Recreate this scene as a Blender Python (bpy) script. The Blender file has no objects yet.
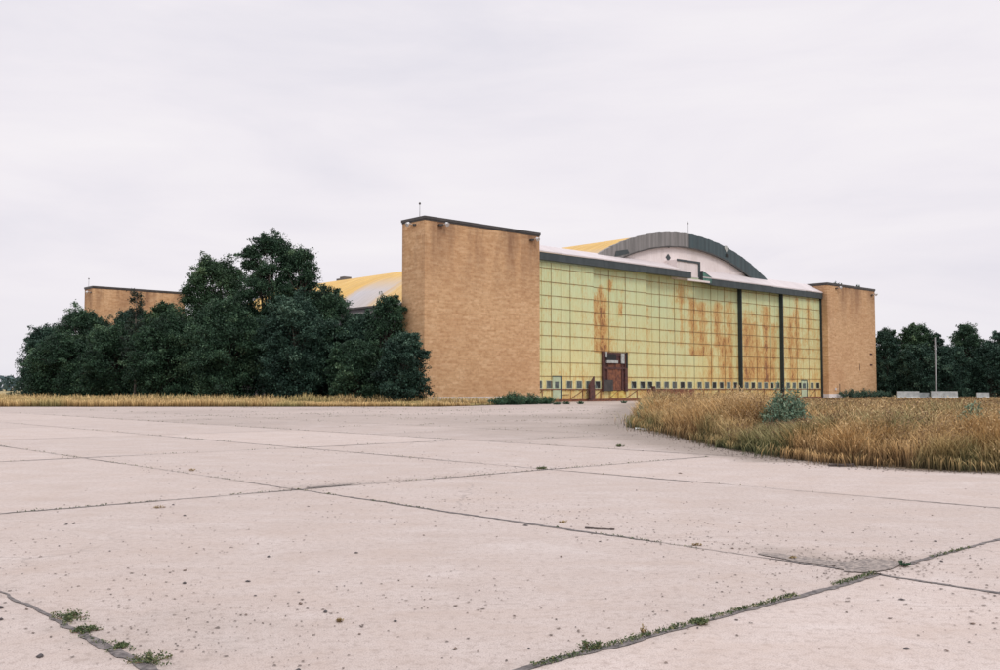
import bpy, math, random
import numpy as np
from mathutils import Vector, Matrix, Euler
random.seed(7); RNG = np.random.default_rng(7)
scene = bpy.context.scene
COL = scene.collection
# ------------------------------------------------------------------ frame of the hangar
ANG = math.radians(42.5604)
OX, OY = -7.5588, 97.0
FX, FY = math.cos(ANG), math.sin(ANG)
def uv(u, v): return OX + u*FX - v*FY, OY + u*FY + v*FX
def to_uv(x, y):
    dx, dy = x-OX, y-OY
    return dx*FX+dy*FY, -dx*FY+dy*FX

# ------------------------------------------------------------------ helpers
def tag(o, label=None, cat=None, group=None, kind=None):
    if label: o['label'] = label
    if cat: o['category'] = cat
    if group: o['group'] = group
    if kind: o['kind'] = kind
    return o
def link(o, parent=None):
    COL.objects.link(o)
    if parent: o.parent = parent
    return o
def empty(name, loc=(0,0,0), rz=0, parent=None):
    o = bpy.data.objects.new(name, None); link(o, parent)
    o.location = loc; o.rotation_euler = (0,0,rz); o.empty_display_size = .3
    return o
def fast_mesh(name, V, loops, sizes, mat, parent=None, attrs=None, smooth=False):
    me = bpy.data.meshes.new(name)
    V = np.asarray(V, dtype=np.float32); loops = np.asarray(loops, dtype=np.int32); sizes = np.asarray(sizes, dtype=np.int32)
    me.vertices.add(len(V)); me.vertices.foreach_set('co', V.ravel())
    me.loops.add(len(loops)); me.loops.foreach_set('vertex_index', loops)
    me.polygons.add(len(sizes))
    st = np.zeros(len(sizes), dtype=np.int32); st[1:] = np.cumsum(sizes)[:-1]
    me.polygons.foreach_set('loop_start', st)
    if smooth: me.polygons.foreach_set('use_smooth', np.ones(len(sizes), dtype=bool))
    me.update(calc_edges=True)
    for k, a in (attrs or {}).items():
        at = me.attributes.new(k, 'FLOAT', 'POINT'); at.data.foreach_set('value', np.asarray(a, dtype=np.float32))
    me.materials.append(mat)
    o = bpy.data.objects.new(name, me); return link(o, parent)
class MB:
    def __init__(s): s.v=[]; s.f=[]
    def quad(s, a,b,c,d):
        n=len(s.v); s.v += [a,b,c,d]; s.f.append((n,n+1,n+2,n+3)); return s
    def box(s, x0,x1,y0,y1,z0,z1):
        n=len(s.v)
        s.v += [(x,y,z) for z in (z0,z1) for x,y in ((x0,y0),(x1,y0),(x1,y1),(x0,y1))]
        s.f += [tuple(n+i for i in q) for q in ((3,2,1,0),(4,5,6,7),(0,1,5,4),(1,2,6,5),(2,3,7,6),(3,0,4,7))]
        return s
    def prism(s, pts, d):      # pts: 3D polygon, extruded by vector d
        n=len(s.v); k=len(pts); d=Vector(d)
        s.v += [tuple(p) for p in pts] + [tuple(Vector(p)+d) for p in pts]
        s.f.append(tuple(n+i for i in range(k))[::-1]); s.f.append(tuple(n+k+i for i in range(k)))
        for i in range(k):
            j=(i+1)%k; s.f.append((n+i,n+j,n+k+j,n+k+i))
        return s
    def bar(s, a, b, w, h=None):   # rectangular bar between two points
        a=Vector(a); b=Vector(b); h=h or w
        d=(b-a).normalized(); up=Vector((0,0,1)) if abs(d.z)<.95 else Vector((0,1,0))
        x=d.cross(up).normalized()*w/2; y=x.cross(d).normalized()*h/2
        return s.prism([a-x-y,a+x-y,a+x+y,a-x+y], b-a)
    def tube(s, pts, rs, n=8, cap=True):
        base=len(s.v)
        P=[Vector(p) for p in pts]
        for i,p in enumerate(P):
            d=(P[min(i+1,len(P)-1)]-P[max(i-1,0)]).normalized()
            up=Vector((0,0,1)) if abs(d.z)<.9 else Vector((1,0,0))
            x=d.cross(up).normalized(); y=x.cross(d)
            for k in range(n):
                a=2*math.pi*k/n; s.v.append(tuple(p+(x*math.cos(a)+y*math.sin(a))*rs[i]))
        for i in range(len(P)-1):
            for k in range(n):
                s.f.append((base+i*n+k, base+i*n+(k+1)%n, base+(i+1)*n+(k+1)%n, base+(i+1)*n+k))
        if cap:
            s.f.append(tuple(base+k for k in range(n))[::-1]); m=base+(len(P)-1)*n
            s.f.append(tuple(m+k for k in range(n)))
        return s
    def build(s, name, mat, parent=None):
        me=bpy.data.meshes.new(name); me.from_pydata(s.v,[],s.f); me.update(); me.materials.append(mat)
        return link(bpy.data.objects.new(name, me), parent)
_tab = np.random.default_rng(3).random((256,256))
def vn(x, y, sc=1.0, seed=0):   # value noise 0..1
    x=np.asarray(x,dtype=float)/sc+seed*17.31; y=np.asarray(y,dtype=float)/sc+seed*9.73
    xi=np.floor(x).astype(int); yi=np.floor(y).astype(int); fx=x-xi; fy=y-yi
    fx=fx*fx*(3-2*fx); fy=fy*fy*(3-2*fy)
    g=lambda a,b:_tab[a%256,b%256]
    return (g(xi,yi)*(1-fx)+g(xi+1,yi)*fx)*(1-fy)+(g(xi,yi+1)*(1-fx)+g(xi+1,yi+1)*fx)*fy
def fbm(x,y,sc,seed=0,o=4):
    r=0;a=.5;t=0
    for i in range(o): r=r+a*vn(x,y,sc/2**i,seed+i); t+=a; a*=.5
    return r/t
def sstep(a,b,x): t=np.clip((x-a)/(b-a),0,1); return t*t*(3-2*t)

# ------------------------------------------------------------------ materials
def mat_new(name):
    m=bpy.data.materials.new(name); m.use_nodes=True
    nt=m.node_tree; b=nt.nodes['Principled BSDF']; return m,nt,b
def N(nt,t,**k):
    n=nt.nodes.new(t)
    for a,v in k.items():
        if a.startswith('i_'):
            n.inputs[a[2:].replace('_',' ')].default_value=v
        else: setattr(n,a,v)
    return n
def ramp(nt, src, stops):
    r=nt.nodes.new('ShaderNodeValToRGB'); e=r.color_ramp.elements
    while len(e)<len(stops): e.new(.5)
    for i,(p,c) in enumerate(stops):
        e[i].position=p; e[i].color=(c[0],c[1],c[2],1) if hasattr(c,'__len__') else (c,c,c,1)
    nt.links.new(src,r.inputs[0]); return r.outputs[0]
def mix(nt, f, a, b, mode='MIX'):
    n=nt.nodes.new('ShaderNodeMix'); n.data_type='RGBA'; n.blend_type=mode
    for sock,val in ((n.inputs[0],f),(n.inputs[6],a),(n.inputs[7],b)):
        if isinstance(val,bpy.types.NodeSocket): nt.links.new(val,sock)
        elif hasattr(val,'__len__'): sock.default_value=(val[0],val[1],val[2],1)
        else: sock.default_value=val if sock.type=='VALUE' else (val,val,val,1)
    return n.outputs[2]
def math_(nt, op, a, b=None, clamp=False):
    n=nt.nodes.new('ShaderNodeMath'); n.operation=op; n.use_clamp=clamp
    for i,val in enumerate((a,b)):
        if val is None: continue
        if isinstance(val,bpy.types.NodeSocket): nt.links.new(val,n.inputs[i])
        else: n.inputs[i].default_value=val
    return n.outputs[0]
def coords(nt, scale=(1,1,1), kind='Object', rot=(0,0,0)):
    tc=nt.nodes.new('ShaderNodeTexCoord'); mp=nt.nodes.new('ShaderNodeMapping')
    mp.inputs['Scale'].default_value=scale; mp.inputs['Rotation'].default_value=rot
    nt.links.new(tc.outputs[kind],mp.inputs[0]); return mp.outputs[0]
def noise(nt, vec, scale, detail=5, rough=.6, dist=0):
    n=N(nt,'ShaderNodeTexNoise'); n.inputs['Scale'].default_value=scale; n.inputs['Detail'].default_value=detail
    n.inputs['Roughness'].default_value=rough; n.inputs['Distortion'].default_value=dist
    nt.links.new(vec,n.inputs['Vector']); return n.outputs['Fac']
def bump(nt,b,h,strength=.3,dist=.02):
    n=N(nt,'ShaderNodeBump'); n.inputs['Strength'].default_value=strength; n.inputs['Distance'].default_value=dist
    nt.links.new(h,n.inputs['Height']); nt.links.new(n.outputs[0],b.inputs['Normal'])
def attr(nt,name):
    a=nt.nodes.new('ShaderNodeAttribute'); a.attribute_name=name; return a.outputs['Fac']
def simple(name, c1, c2=None, sc=2.0, rough=.7, metal=0, stretch=(1,1,1), bstr=0):
    m,nt,b=mat_new(name); c2=c2 or tuple(x*.7 for x in c1)
    v=coords(nt,stretch); n=noise(nt,v,sc)
    nt.links.new(ramp(nt,n,[(.35,c2),(.65,c1)]),b.inputs['Base Color'])
    b.inputs['Roughness'].default_value=rough; b.inputs['Metallic'].default_value=metal
    if bstr: bump(nt,b,n,bstr,.02)
    return m

# --- concrete
def concrete(name='concrete'):
    m,nt,b=mat_new(name)
    v=coords(nt)
    big=noise(nt,v,.12,4); mid=noise(nt,v,1.1,6,.65); fine=noise(nt,v,14,6,.7); grain=noise(nt,v,90,3,.7)
    # streaky wear along the slabs
    vs=coords(nt,(1,6,1),rot=(0,0,-ANG)); st=noise(nt,vs,.5,5,.6)
    base=ramp(nt,big,[(.3,(.50,.425,.385)),(.7,(.575,.50,.462))])
    base=mix(nt,.5,base,ramp(nt,mid,[(.25,(.42,.345,.30)),(.5,(.53,.46,.42)),(.8,(.60,.53,.495))]))
    base=mix(nt,ramp(nt,st,[(.4,0.0),(.72,.28)]),base,(.42,.335,.285))
    base=mix(nt,ramp(nt,fine,[(.36,.7),(.5,0.0)]),base,(.36,.295,.26))
    base=mix(nt,ramp(nt,grain,[(.38,.8),(.48,0.0)]),base,(.27,.22,.20))
    # small dark stains and bits pressed in the surface
    vo=N(nt,'ShaderNodeTexVoronoi'); vo.inputs['Scale'].default_value=3.2; nt.links.new(v,vo.inputs['Vector'])
    sp=math_(nt,'MULTIPLY',ramp(nt,vo.outputs['Distance'],[(.035,1.0),(.07,0.0)]),ramp(nt,mid,[(.42,0.0),(.55,1.0)]))
    blot=noise(nt,coords(nt,(1,1.25,1),rot=(0,0,.4)),.8,9,.78,.6)
    base=mix(nt,ramp(nt,blot,[(.47,0.0),(.68,.55)]),base,(.44,.35,.295))
    base=mix(nt,ramp(nt,blot,[(.28,.45),(.44,0.0)]),base,(.62,.57,.545))
    base=mix(nt,math_(nt,'MULTIPLY',sp,.45),base,(.2,.165,.145))
    vo2=N(nt,'ShaderNodeTexVoronoi'); vo2.inputs['Scale'].default_value=14; nt.links.new(v,vo2.inputs['Vector'])
    sp2=math_(nt,'MULTIPLY',ramp(nt,vo2.outputs['Distance'],[(.06,1.0),(.13,0.0)]),ramp(nt,noise(nt,v,.8,5,.6),[(.48,0.0),(.64,1.0)]))
    base=mix(nt,math_(nt,'MULTIPLY',sp2,.5),base,(.25,.2,.175))
    # hairline cracks
    vc=N(nt,'ShaderNodeTexVoronoi',feature='DISTANCE_TO_EDGE'); vc.inputs['Scale'].default_value=.16
    nv=N(nt,'ShaderNodeTexNoise'); nv.inputs['Scale'].default_value=.9; nv.inputs['Detail'].default_value=6; nt.links.new(v,nv.inputs['Vector'])
    vm=N(nt,'ShaderNodeVectorMath',operation='ADD'); nt.links.new(v,vm.inputs[0]); nt.links.new(nv.outputs['Color'],vm.inputs[1]); nt.links.new(vm.outputs[0],vc.inputs['Vector'])
    cr=math_(nt,'MULTIPLY',ramp(nt,vc.outputs['Distance'],[(.0,1.0),(.0035,0.0)]),ramp(nt,big,[(.5,0.0),(.56,.55)]))
    base=mix(nt,cr,base,(.25,.21,.19))
    # slab to slab tone
    tone=attr(nt,'tone'); base=mix(nt,1.0,base,tone,'MULTIPLY')
    d=attr(nt,'dirt')
    dm=math_(nt,'ADD',math_(nt,'MULTIPLY',d,1.7),math_(nt,'SUBTRACT',noise(nt,v,2.2,8,.75),.72))
    base=mix(nt,math_(nt,'MULTIPLY',ramp(nt,dm,[(.05,0.0),(.8,1.0)]),.85),base,ramp(nt,fine,[(.3,(.17,.14,.115)),(.7,(.33,.275,.235))]))
    nt.links.new(base,b.inputs['Base Color']); b.inputs['Roughness'].default_value=.92
    h=math_(nt,'ADD',math_(nt,'MULTIPLY',fine,.6),math_(nt,'MULTIPLY',grain,.3)); bump(nt,b,h,.35,.01)
    return m
M={}
M['concrete']=concrete()
# --- brick
def brick_mat():
    m,nt,b=mat_new('brick')
    tc=nt.nodes.new('ShaderNodeTexCoord'); sx=nt.nodes.new('ShaderNodeSeparateXYZ'); nt.links.new(tc.outputs['Object'],sx.inputs[0])
    cx=nt.nodes.new('ShaderNodeCombineXYZ'); nt.links.new(math_(nt,'ADD',sx.outputs[0],sx.outputs[1]),cx.inputs[0]); nt.links.new(sx.outputs[2],cx.inputs[1])
    br=N(nt,'ShaderNodeTexBrick'); br.inputs['Scale'].default_value=1; br.inputs['Brick Width'].default_value=.42; br.inputs['Row Height'].default_value=.205
    br.inputs['Mortar Size'].default_value=.012; br.inputs['Mortar Smooth'].default_value=.3; br.inputs['Bias'].default_value=-.1
    br.inputs['Color1'].default_value=(.70,.45,.25,1); br.inputs['Color2'].default_value=(.46,.25,.115,1); br.inputs['Mortar'].default_value=(.50,.36,.22,1)
    nt.links.new(cx.outputs[0],br.inputs['Vector'])
    o=tc.outputs['Object']
    # coursing: rows of slightly different firing
    rows=N(nt,'ShaderNodeTexNoise'); rows.inputs['Scale'].default_value=1; rows.inputs['Detail'].default_value=4
    mp=nt.nodes.new('ShaderNodeMapping'); mp.inputs['Scale'].default_value=(.55,.55,3.2); nt.links.new(o,mp.inputs[0]); nt.links.new(mp.outputs[0],rows.inputs['Vector'])
    c=mix(nt,.34,br.outputs['Color'],ramp(nt,rows.outputs['Fac'],[(.36,(.43,.23,.10)),(.5,(.62,.375,.19)),(.64,(.80,.56,.34))]))
    mot=noise(nt,o,1.6,5,.75)
    c=mix(nt,ramp(nt,mot,[(.42,0.0),(.75,.5)]),c,(.70,.48,.28))
    c=mix(nt,ramp(nt,noise(nt,o,.16,3),[(.4,0.0),(.7,.3)]),c,(.42,.20,.09))
    c=mix(nt,ramp(nt,noise(nt,o,3.4,5,.85),[(.36,.6),(.48,0.0)]),c,(.33,.155,.07))
    # water stains running down from the coping
    vs=coords(nt,(.30,.30,.07)); sn=noise(nt,vs,1,5,.6)
    top=N(nt,'ShaderNodeMapRange'); top.inputs['From Min'].default_value=9; top.inputs['From Max'].default_value=18.2; nt.links.new(sx.outputs[2],top.inputs['Value'])
    st=math_(nt,'MULTIPLY',ramp(nt,sn,[(.43,0.0),(.60,1.0)]),math_(nt,'POWER',top.outputs[0],1.7))
    c=mix(nt,math_(nt,'MULTIPLY',st,.9),c,(.22,.115,.065))
    nt.links.new(c,b.inputs['Base Color']); b.inputs['Roughness'].default_value=.9
    bump(nt,b,br.outputs['Fac'],-.4,.02)
    return m
M['brick']=brick_mat()
# --- painted steel door sheets with rust from the attribute
def door_mat():
    m,nt,b=mat_new('painted_door_steel')
    tc=nt.nodes.new('ShaderNodeTexCoord'); o=tc.outputs['Object']
    sx=nt.nodes.new('ShaderNodeSeparateXYZ'); nt.links.new(o,sx.inputs[0])
    vs=coords(nt,(1.2,1.2,.25)); n1=noise(nt,vs,.6,5,.65); n2=noise(nt,o,.25,4)
    c=ramp(nt,n1,[(.3,(.62,.62,.31)),(.5,(.70,.72,.41)),(.75,(.72,.77,.49))])
    # colour mixed greener towards the top, yellower low down
    z=N(nt,'ShaderNodeMapRange'); z.inputs['From Min'].default_value=2; z.inputs['From Max'].default_value=16; nt.links.new(sx.outputs[2],z.inputs['Value'])
    zz=math_(nt,'ADD',z.outputs[0],math_(nt,'MULTIPLY',math_(nt,'SUBTRACT',n2,.5),1.2),True)
    c=mix(nt,math_(nt,'MULTIPLY',math_(nt,'SUBTRACT',1.0,zz,True),.6),c,(.75,.67,.30))
    c=mix(nt,math_(nt,'MULTIPLY',zz,.45),c,(.50,.66,.40))
    c=mix(nt,ramp(nt,noise(nt,coords(nt,(3,3,.5)),.9,6,.7),[(.52,0.0),(.8,.5)]),c,(.60,.50,.17))
    ru=attr(nt,'rust')
    sp=noise(nt,coords(nt,(2.4,2.4,.8)),1.8,9,.9)
    rr=math_(nt,'ADD',ru,math_(nt,'MULTIPLY',math_(nt,'SUBTRACT',sp,.5),3.2))
    c=mix(nt,math_(nt,'MULTIPLY',ramp(nt,rr,[(.15,0.0),(.6,1.0)]),.62),c,(.64,.40,.11))
    c=mix(nt,math_(nt,'MULTIPLY',ramp(nt,rr,[(.48,0.0),(.95,1.0)]),.88),c,(.53,.225,.055))
    c=mix(nt,ramp(nt,rr,[(.98,0.0),(1.3,.8)]),c,(.17,.07,.04))
    nt.links.new(c,b.inputs['Base Color']); b.inputs['Roughness'].default_value=.62
    w=N(nt,'ShaderNodeTexWave',wave_type='BANDS',bands_direction='X'); w.inputs['Scale'].default_value=1.1; nt.links.new(o,w.inputs['Vector'])
    bump(nt,b,w.outputs['Fac'],.35,.03)
    return m
M['door']=door_mat()
M['seam']=simple('rusty_seam',(.33,.23,.09),(.17,.09,.04),1.0)
M['seam2']=simple('thin_seam',(.42,.36,.15),(.30,.22,.08),1.2)
M['rust']=simple('rusted_steel',(.27,.105,.05),(.10,.035,.025),3,bstr=.3)
M['rust_dark']=simple('dark_rusted_steel',(.13,.05,.04),(.05,.025,.025),2.5,bstr=.3)
M['teal']=simple('dark_teal_trim',(.022,.036,.042),(.014,.024,.028),1.2,.55)
M['slate']=simple('slate_trim',(.055,.072,.078),(.035,.048,.052),2,.6,stretch=(1,1,.3))
M['green_trim']=simple('green_trim',(.10,.24,.19),(.05,.13,.11),1.5)
M['coping']=simple('coping_metal',(.07,.06,.055),(.035,.033,.033),2,.5)
M['bottom_paint']=simple('peeling_yellow_paint',(.72,.60,.18),(.50,.28,.06),1.6,stretch=(1,1,2))
M['lintel']=simple('pale_metal',(.5,.52,.5),(.35,.36,.34),3)
M['glass_grey']=simple('dusty_glass',(.13,.15,.15),(.04,.055,.055),2.5,.35)
M['glass_black']=simple('empty_pane',(.02,.02,.02),(.012,.012,.012),2)
M['wframe']=simple('pale_window_frame',(.58,.62,.45),(.4,.4,.25),3)
M['pdoor']=simple('pale_green_door_paint',(.50,.60,.42),(.40,.46,.3),2)
def sheet(name,c1,c2,axis='X',wscale=1.2,rough=.6,stain=(.4,.38,.36),ss=(1,1,1),metal=0):
    m,nt,b=mat_new(name)
    o=coords(nt); v=coords(nt,ss); n=noise(nt,v,.8,6,.65)
    c=ramp(nt,n,[(.35,c2),(.62,c1)])
    c=mix(nt,ramp(nt,noise(nt,v,2.3,6,.75),[(.5,0.0),(.78,.55)]),c,stain)
    w=N(nt,'ShaderNodeTexWave',wave_type='BANDS',bands_direction=axis); w.inputs['Scale'].default_value=wscale; nt.links.new(o,w.inputs['Vector'])
    c=mix(nt,math_(nt,'MULTIPLY',w.outputs['Fac'],.12),c,tuple(x*.55 for x in c1))
    nt.links.new(c,b.inputs['Base Color']); b.inputs['Roughness'].default_value=rough; b.inputs['Metallic'].default_value=metal
    bump(nt,b,w.outputs['Fac'],.5,.04); return m
M['white_sheet']=sheet('white_wall_sheet',(.84,.76,.75),(.76,.68,.66),'X',.9,stain=(.6,.52,.48),ss=(1,1,.3))
M['white_roof']=sheet('white_roof_sheet',(.66,.60,.60),(.57,.52,.52),'X',1.1,stain=(.62,.56,.55),ss=(1,.2,.2))
M['galv']=sheet('weathered_grey_sheet',(.29,.275,.27),(.16,.155,.15),'X',.35,.5,(.10,.09,.09),ss=(2.2,1,.12),metal=.2)
M['fascia_teal']=sheet('dark_teal_fascia',(.05,.085,.095),(.032,.052,.06),'X',.35,.5,(.03,.04,.045),ss=(2,1,.12))
M['grey_wall']=sheet('dark_grey_wall',(.13,.125,.14),(.085,.085,.095),'Y',.6,.6,(.3,.29,.27),ss=(1,1.5,.2))
M['cream']=simple('cream_plaster',(.72,.68,.66),(.6,.56,.53),1)
def yellow_roof():
    m,nt,b=mat_new('yellow_barrel_roof')
    tc=nt.nodes.new('ShaderNodeTexCoord'); o=tc.outputs['Object']; sx=nt.nodes.new('ShaderNodeSeparateXYZ'); nt.links.new(o,sx.inputs[0])
    st=noise(nt,coords(nt,(.06,1.1,.06)),1.0,5,.7); fn=noise(nt,coords(nt,(.25,5,.25)),1,5,.7)
    yel=ramp(nt,st,[(.3,(.56,.32,.055)),(.5,(.70,.44,.09)),(.72,(.78,.58,.24))])
    yel=mix(nt,ramp(nt,fn,[(.42,0.0),(.60,.7)]),yel,(.42,.26,.09))
    # bare metal courses where the coating has gone, by bay along the vault and only low on it
    vpos=math_(nt,'ADD',sx.outputs[1],math_(nt,'MULTIPLY',math_(nt,'SUBTRACT',st,.5),5.0))
    vr=N(nt,'ShaderNodeMapRange'); vr.inputs['From Min'].default_value=0; vr.inputs['From Max'].default_value=90; nt.links.new(vpos,vr.inputs['Value'])
    bays=ramp(nt,vr.outputs[0],[(.0,.8),(.30,1.0),(.36,1.0),(.385,.1),(.455,.12),(.48,.85),(.57,1.0),(.60,.0)])
    # sections low on the roof only
    hr=N(nt,'ShaderNodeMapRange'); hr.inputs['From Min'].default_value=20.2; hr.inputs['From Max'].default_value=17.2; nt.links.new(math_(nt,'ADD',sx.outputs[2],math_(nt,'MULTIPLY',st,1.2)),hr.inputs['Value'])
    f=math_(nt,'MULTIPLY',bays,hr.outputs[0],True)
    c=mix(nt,f,yel,ramp(nt,fn,[(.3,(.33,.33,.35)),(.7,(.56,.53,.54))]))
    nt.links.new(c,b.inputs['Base Color']); b.inputs['Roughness'].default_value=.65
    bump(nt,b,fn,.4,.03); return m
M['yroof']=yellow_roof()
# --- vegetation
def blade_mat(name, stops, rnd=.35, tips=None):
    m,nt,b=mat_new(name)
    t=attr(nt,'t'); r=attr(nt,'r'); k=attr(nt,'k')
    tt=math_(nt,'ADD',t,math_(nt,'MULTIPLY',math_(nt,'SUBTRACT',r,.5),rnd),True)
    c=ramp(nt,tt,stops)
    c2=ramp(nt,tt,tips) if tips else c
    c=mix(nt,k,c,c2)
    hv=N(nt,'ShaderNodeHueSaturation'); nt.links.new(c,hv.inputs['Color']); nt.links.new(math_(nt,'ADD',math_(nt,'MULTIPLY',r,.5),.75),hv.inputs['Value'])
    nt.links.new(hv.outputs[0],b.inputs['Base Color']); b.inputs['Roughness'].default_value=.75
    b.inputs['Specular IOR Level'].default_value=.25
    return m
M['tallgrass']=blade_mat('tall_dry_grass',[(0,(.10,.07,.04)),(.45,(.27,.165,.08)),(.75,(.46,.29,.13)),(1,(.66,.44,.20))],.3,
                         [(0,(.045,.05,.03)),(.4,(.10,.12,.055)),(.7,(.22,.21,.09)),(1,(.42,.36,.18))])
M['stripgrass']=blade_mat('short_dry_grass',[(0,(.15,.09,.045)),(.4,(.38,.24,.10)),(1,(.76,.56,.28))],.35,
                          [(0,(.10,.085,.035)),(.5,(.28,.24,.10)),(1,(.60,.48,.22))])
def leaf_mat(name, a, b_, hi):
    m,nt,b=mat_new(name)
    r=attr(nt,'r'); c=ramp(nt,r,[(0,a),(.6,b_),(1,hi)])
    nt.links.new(c,b.inputs['Base Color']); b.inputs['Roughness'].default_value=.6; b.inputs['Specular IOR Level'].default_value=.25
    return m
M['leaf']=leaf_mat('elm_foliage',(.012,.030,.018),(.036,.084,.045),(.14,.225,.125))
M['leaf2']=leaf_mat('bluish_foliage',(.010,.027,.020),(.031,.074,.050),(.12,.20,.14))
M['leaf3']=leaf_mat('olive_foliage',(.015,.036,.018),(.047,.098,.047),(.17,.25,.12))
M['needle']=leaf_mat('dark_needles',(.010,.020,.015),(.018,.035,.024),(.04,.06,.035))
M['seed']=leaf_mat('seed_head',(.14,.085,.05),(.43,.29,.135),(.82,.63,.36))
M['sage']=leaf_mat('sage_foliage',(.045,.09,.06),(.12,.195,.13),(.27,.35,.23))
M['bush']=leaf_mat('green_bush_foliage',(.015,.045,.028),(.035,.09,.05),(.09,.17,.09))
M['weed']=leaf_mat('crack_weed_foliage',(.04,.06,.03),(.085,.125,.05),(.24,.22,.11))
M['dryweed']=leaf_mat('dry_weed_foliage',(.16,.11,.05),(.33,.24,.11),(.50,.40,.2))
M['bark']=simple('bark',(.09,.07,.055),(.045,.035,.03),6,.9,stretch=(1,1,.3))
M['palebark']=simple('pale_bark',(.20,.165,.14),(.11,.09,.075),6,.9,stretch=(1,1,.3))
M['stem']=simple('dry_stem',(.25,.17,.10),(.15,.10,.06),6,.9)
M['soil']=simple('dry_soil',(.22,.165,.11),(.12,.09,.06),1.5,.95,bstr=.5)
M['gravel']=simple('gravel_fill',(.40,.34,.30),(.13,.115,.11),22,.95,bstr=.9)
M['tar']=simple('joint_filler',(.22,.195,.185),(.07,.062,.062),16,.9,bstr=.5)
M['tar2']=simple('worn_joint_filler',(.33,.28,.25),(.16,.135,.125),6,.9,bstr=.4)
M['pebble']=simple('pebble',(.26,.20,.17),(.09,.075,.07),.9,.85)
M['stone']=simple('dark_stone',(.11,.095,.095),(.045,.04,.045),8,.8)
M['stone2']=simple('brown_stone',(.26,.18,.14),(.13,.10,.085),8,.8)
M['wood']=simple('dark_wood',(.10,.075,.065),(.04,.03,.03),8,.8,stretch=(1,6,1))
M['litter']=simple('white_litter',(.8,.8,.78),(.65,.65,.63),3)
M['pole']=simple('weathered_pole',(.36,.37,.38),(.25,.26,.27),3,.7,stretch=(1,1,.2))
M['barrier']=simple('barrier_concrete',(.50,.52,.51),(.32,.34,.34),1.8,.85,stretch=(1,1,1))
M['barrier_dark']=simple('weathered_barrier_concrete',(.30,.33,.33),(.18,.20,.2),1.8,.85)
M['lamp']=simple('floodlight_white',(.75,.75,.75),(.6,.6,.6),3,.4)

# ------------------------------------------------------------------ ground
ISL=[(7.0,48.8),(5.9,42),(5.65,37.2),(5.8,31.9),(6.0,26.5),(6.15,24.1),(6.7,21.8),(7.3,20.3),(8.3,19.3),(9.5,18.65),(12,17.9),(17,17.2),(26,16.6),(40,16),(60,16),(150,16),(150,150),(60,150),(45,138),(24,122),(14.6,96),(9.6,66)]
def poly_inside(P,x,y):
    x=np.asarray(x,float); y=np.asarray(y,float); ins=np.zeros(x.shape,bool); n=len(P)
    for i in range(n):
        x0,y0=P[i]; x1,y1=P[(i+1)%n]
        c=((y0>y)!=(y1>y)); 
        with np.errstate(divide='ignore',invalid='ignore'): xi=(x1-x0)*(y-y0)/(y1-y0)+x0
        ins^=c&(x<xi)
    return ins
def poly_dist(P,x,y):
    x=np.asarray(x,float); y=np.asarray(y,float); d=np.full(x.shape,1e9); n=len(P)
    for i in range(n):
        x0,y0=P[i]; x1,y1=P[(i+1)%n]; dx,dy=x1-x0,y1-y0; L=dx*dx+dy*dy
        t=np.clip(((x-x0)*dx+(y-y0)*dy)/L,0,1); d=np.minimum(d,np.hypot(x-x0-t*dx,y-y0-t*dy))
    return d
def axis(a,b,near0,near1,fine,coarse):
    r=[a]; 
    while r[-1]<b:
        c=r[-1]; r.append(c+(fine if near0<=c<near1 else coarse))
    return np.array(r)
UJ=[-69.2,-63.45,-57.7,-51.95,-46.3,-40.5]; VJ=[-101,-91.5,-82,-72.5,-63.1,-53.5,-44,-34.5,-25]
def make_apron():
    xs=axis(-150,160,-32,24,.33,3); ys=axis(-30,160,3,60,.33,2)
    X,Y=np.meshgrid(xs,ys); ny,nx=X.shape
    V=np.stack([X.ravel(),Y.ravel(),np.zeros(X.size)],1)
    i=np.arange(nx-1)[None,:]+np.arange(ny-1)[:,None]*nx
    F=np.stack([i,i+1,i+1+nx,i+nx],-1).reshape(-1,4)
    d=poly_dist(ISL,X,Y); ins=poly_inside(ISL,X,Y)
    n=fbm(X,Y,3,5); n2=fbm(X,Y,9,8)
    dirt=np.clip(1.0-d/(.9+2.6*n*(Y>21)+2.4*sstep(20,38,Y)),0,1)*.95
    dirt=np.where(ins,1,dirt)
    # drifted soil on the older paving between the island and the doors
    U,W=to_uv(X,Y)
    old=sstep(-40.7,-40.3,U)
    dirt=np.maximum(dirt, old*(.04+.24*sstep(.42,.7,n2)+.22*sstep(-6,4,X)*sstep(24,34,Y)*sstep(75,50,Y)))
    # dirt lying along the joints
    for uj in UJ: dirt=np.maximum(dirt,.30*np.exp(-((U-uj)/.22)**2)*(vn(X,Y,2.2,3+uj)>.35))
    for vj in VJ: dirt=np.maximum(dirt,np.where(U<-40,.28*np.exp(-((W-vj)/.22)**2)*(vn(X,Y,1.9,5+vj)>.4),0))
    for (cu,cv,ru,rv,a) in ((-51.4,-72.3,.60,.26,.6),(-51.5,-71.6,.32,1.0,.5),(-51.3,-62.8,1.3,.4,.42),(-57.1,-70.3,.9,1.2,.28),(-49.5,-62.8,2.2,.35,.28),(-50.9,-68,.7,3.4,.16),(-51.3,-59,.8,2.4,.14)):
        dirt=np.maximum(dirt,a*np.exp(-((U-cu)/ru)**2-((W-cv)/rv)**2))
    iu=np.digitize(U,UJ); iv=np.digitize(W,VJ)
    cell=1.6*_tab[(iu*7+iv*13)%256,(iu*3+iv*5)%256]
    tone=.965+.06*cell
    co=_tab[(np.floor(U/6.1).astype(int))%256,(np.floor(W/6.1).astype(int))%256]
    tone=np.where(U>-40.5,.89+.08*co,tone)
    o=fast_mesh('concrete_apron',V,F.ravel(),np.full(len(F),4),M['concrete'],attrs={'dirt':dirt.ravel(),'tone':tone.ravel()})
    tag(o,kind='structure')
make_apron()
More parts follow.
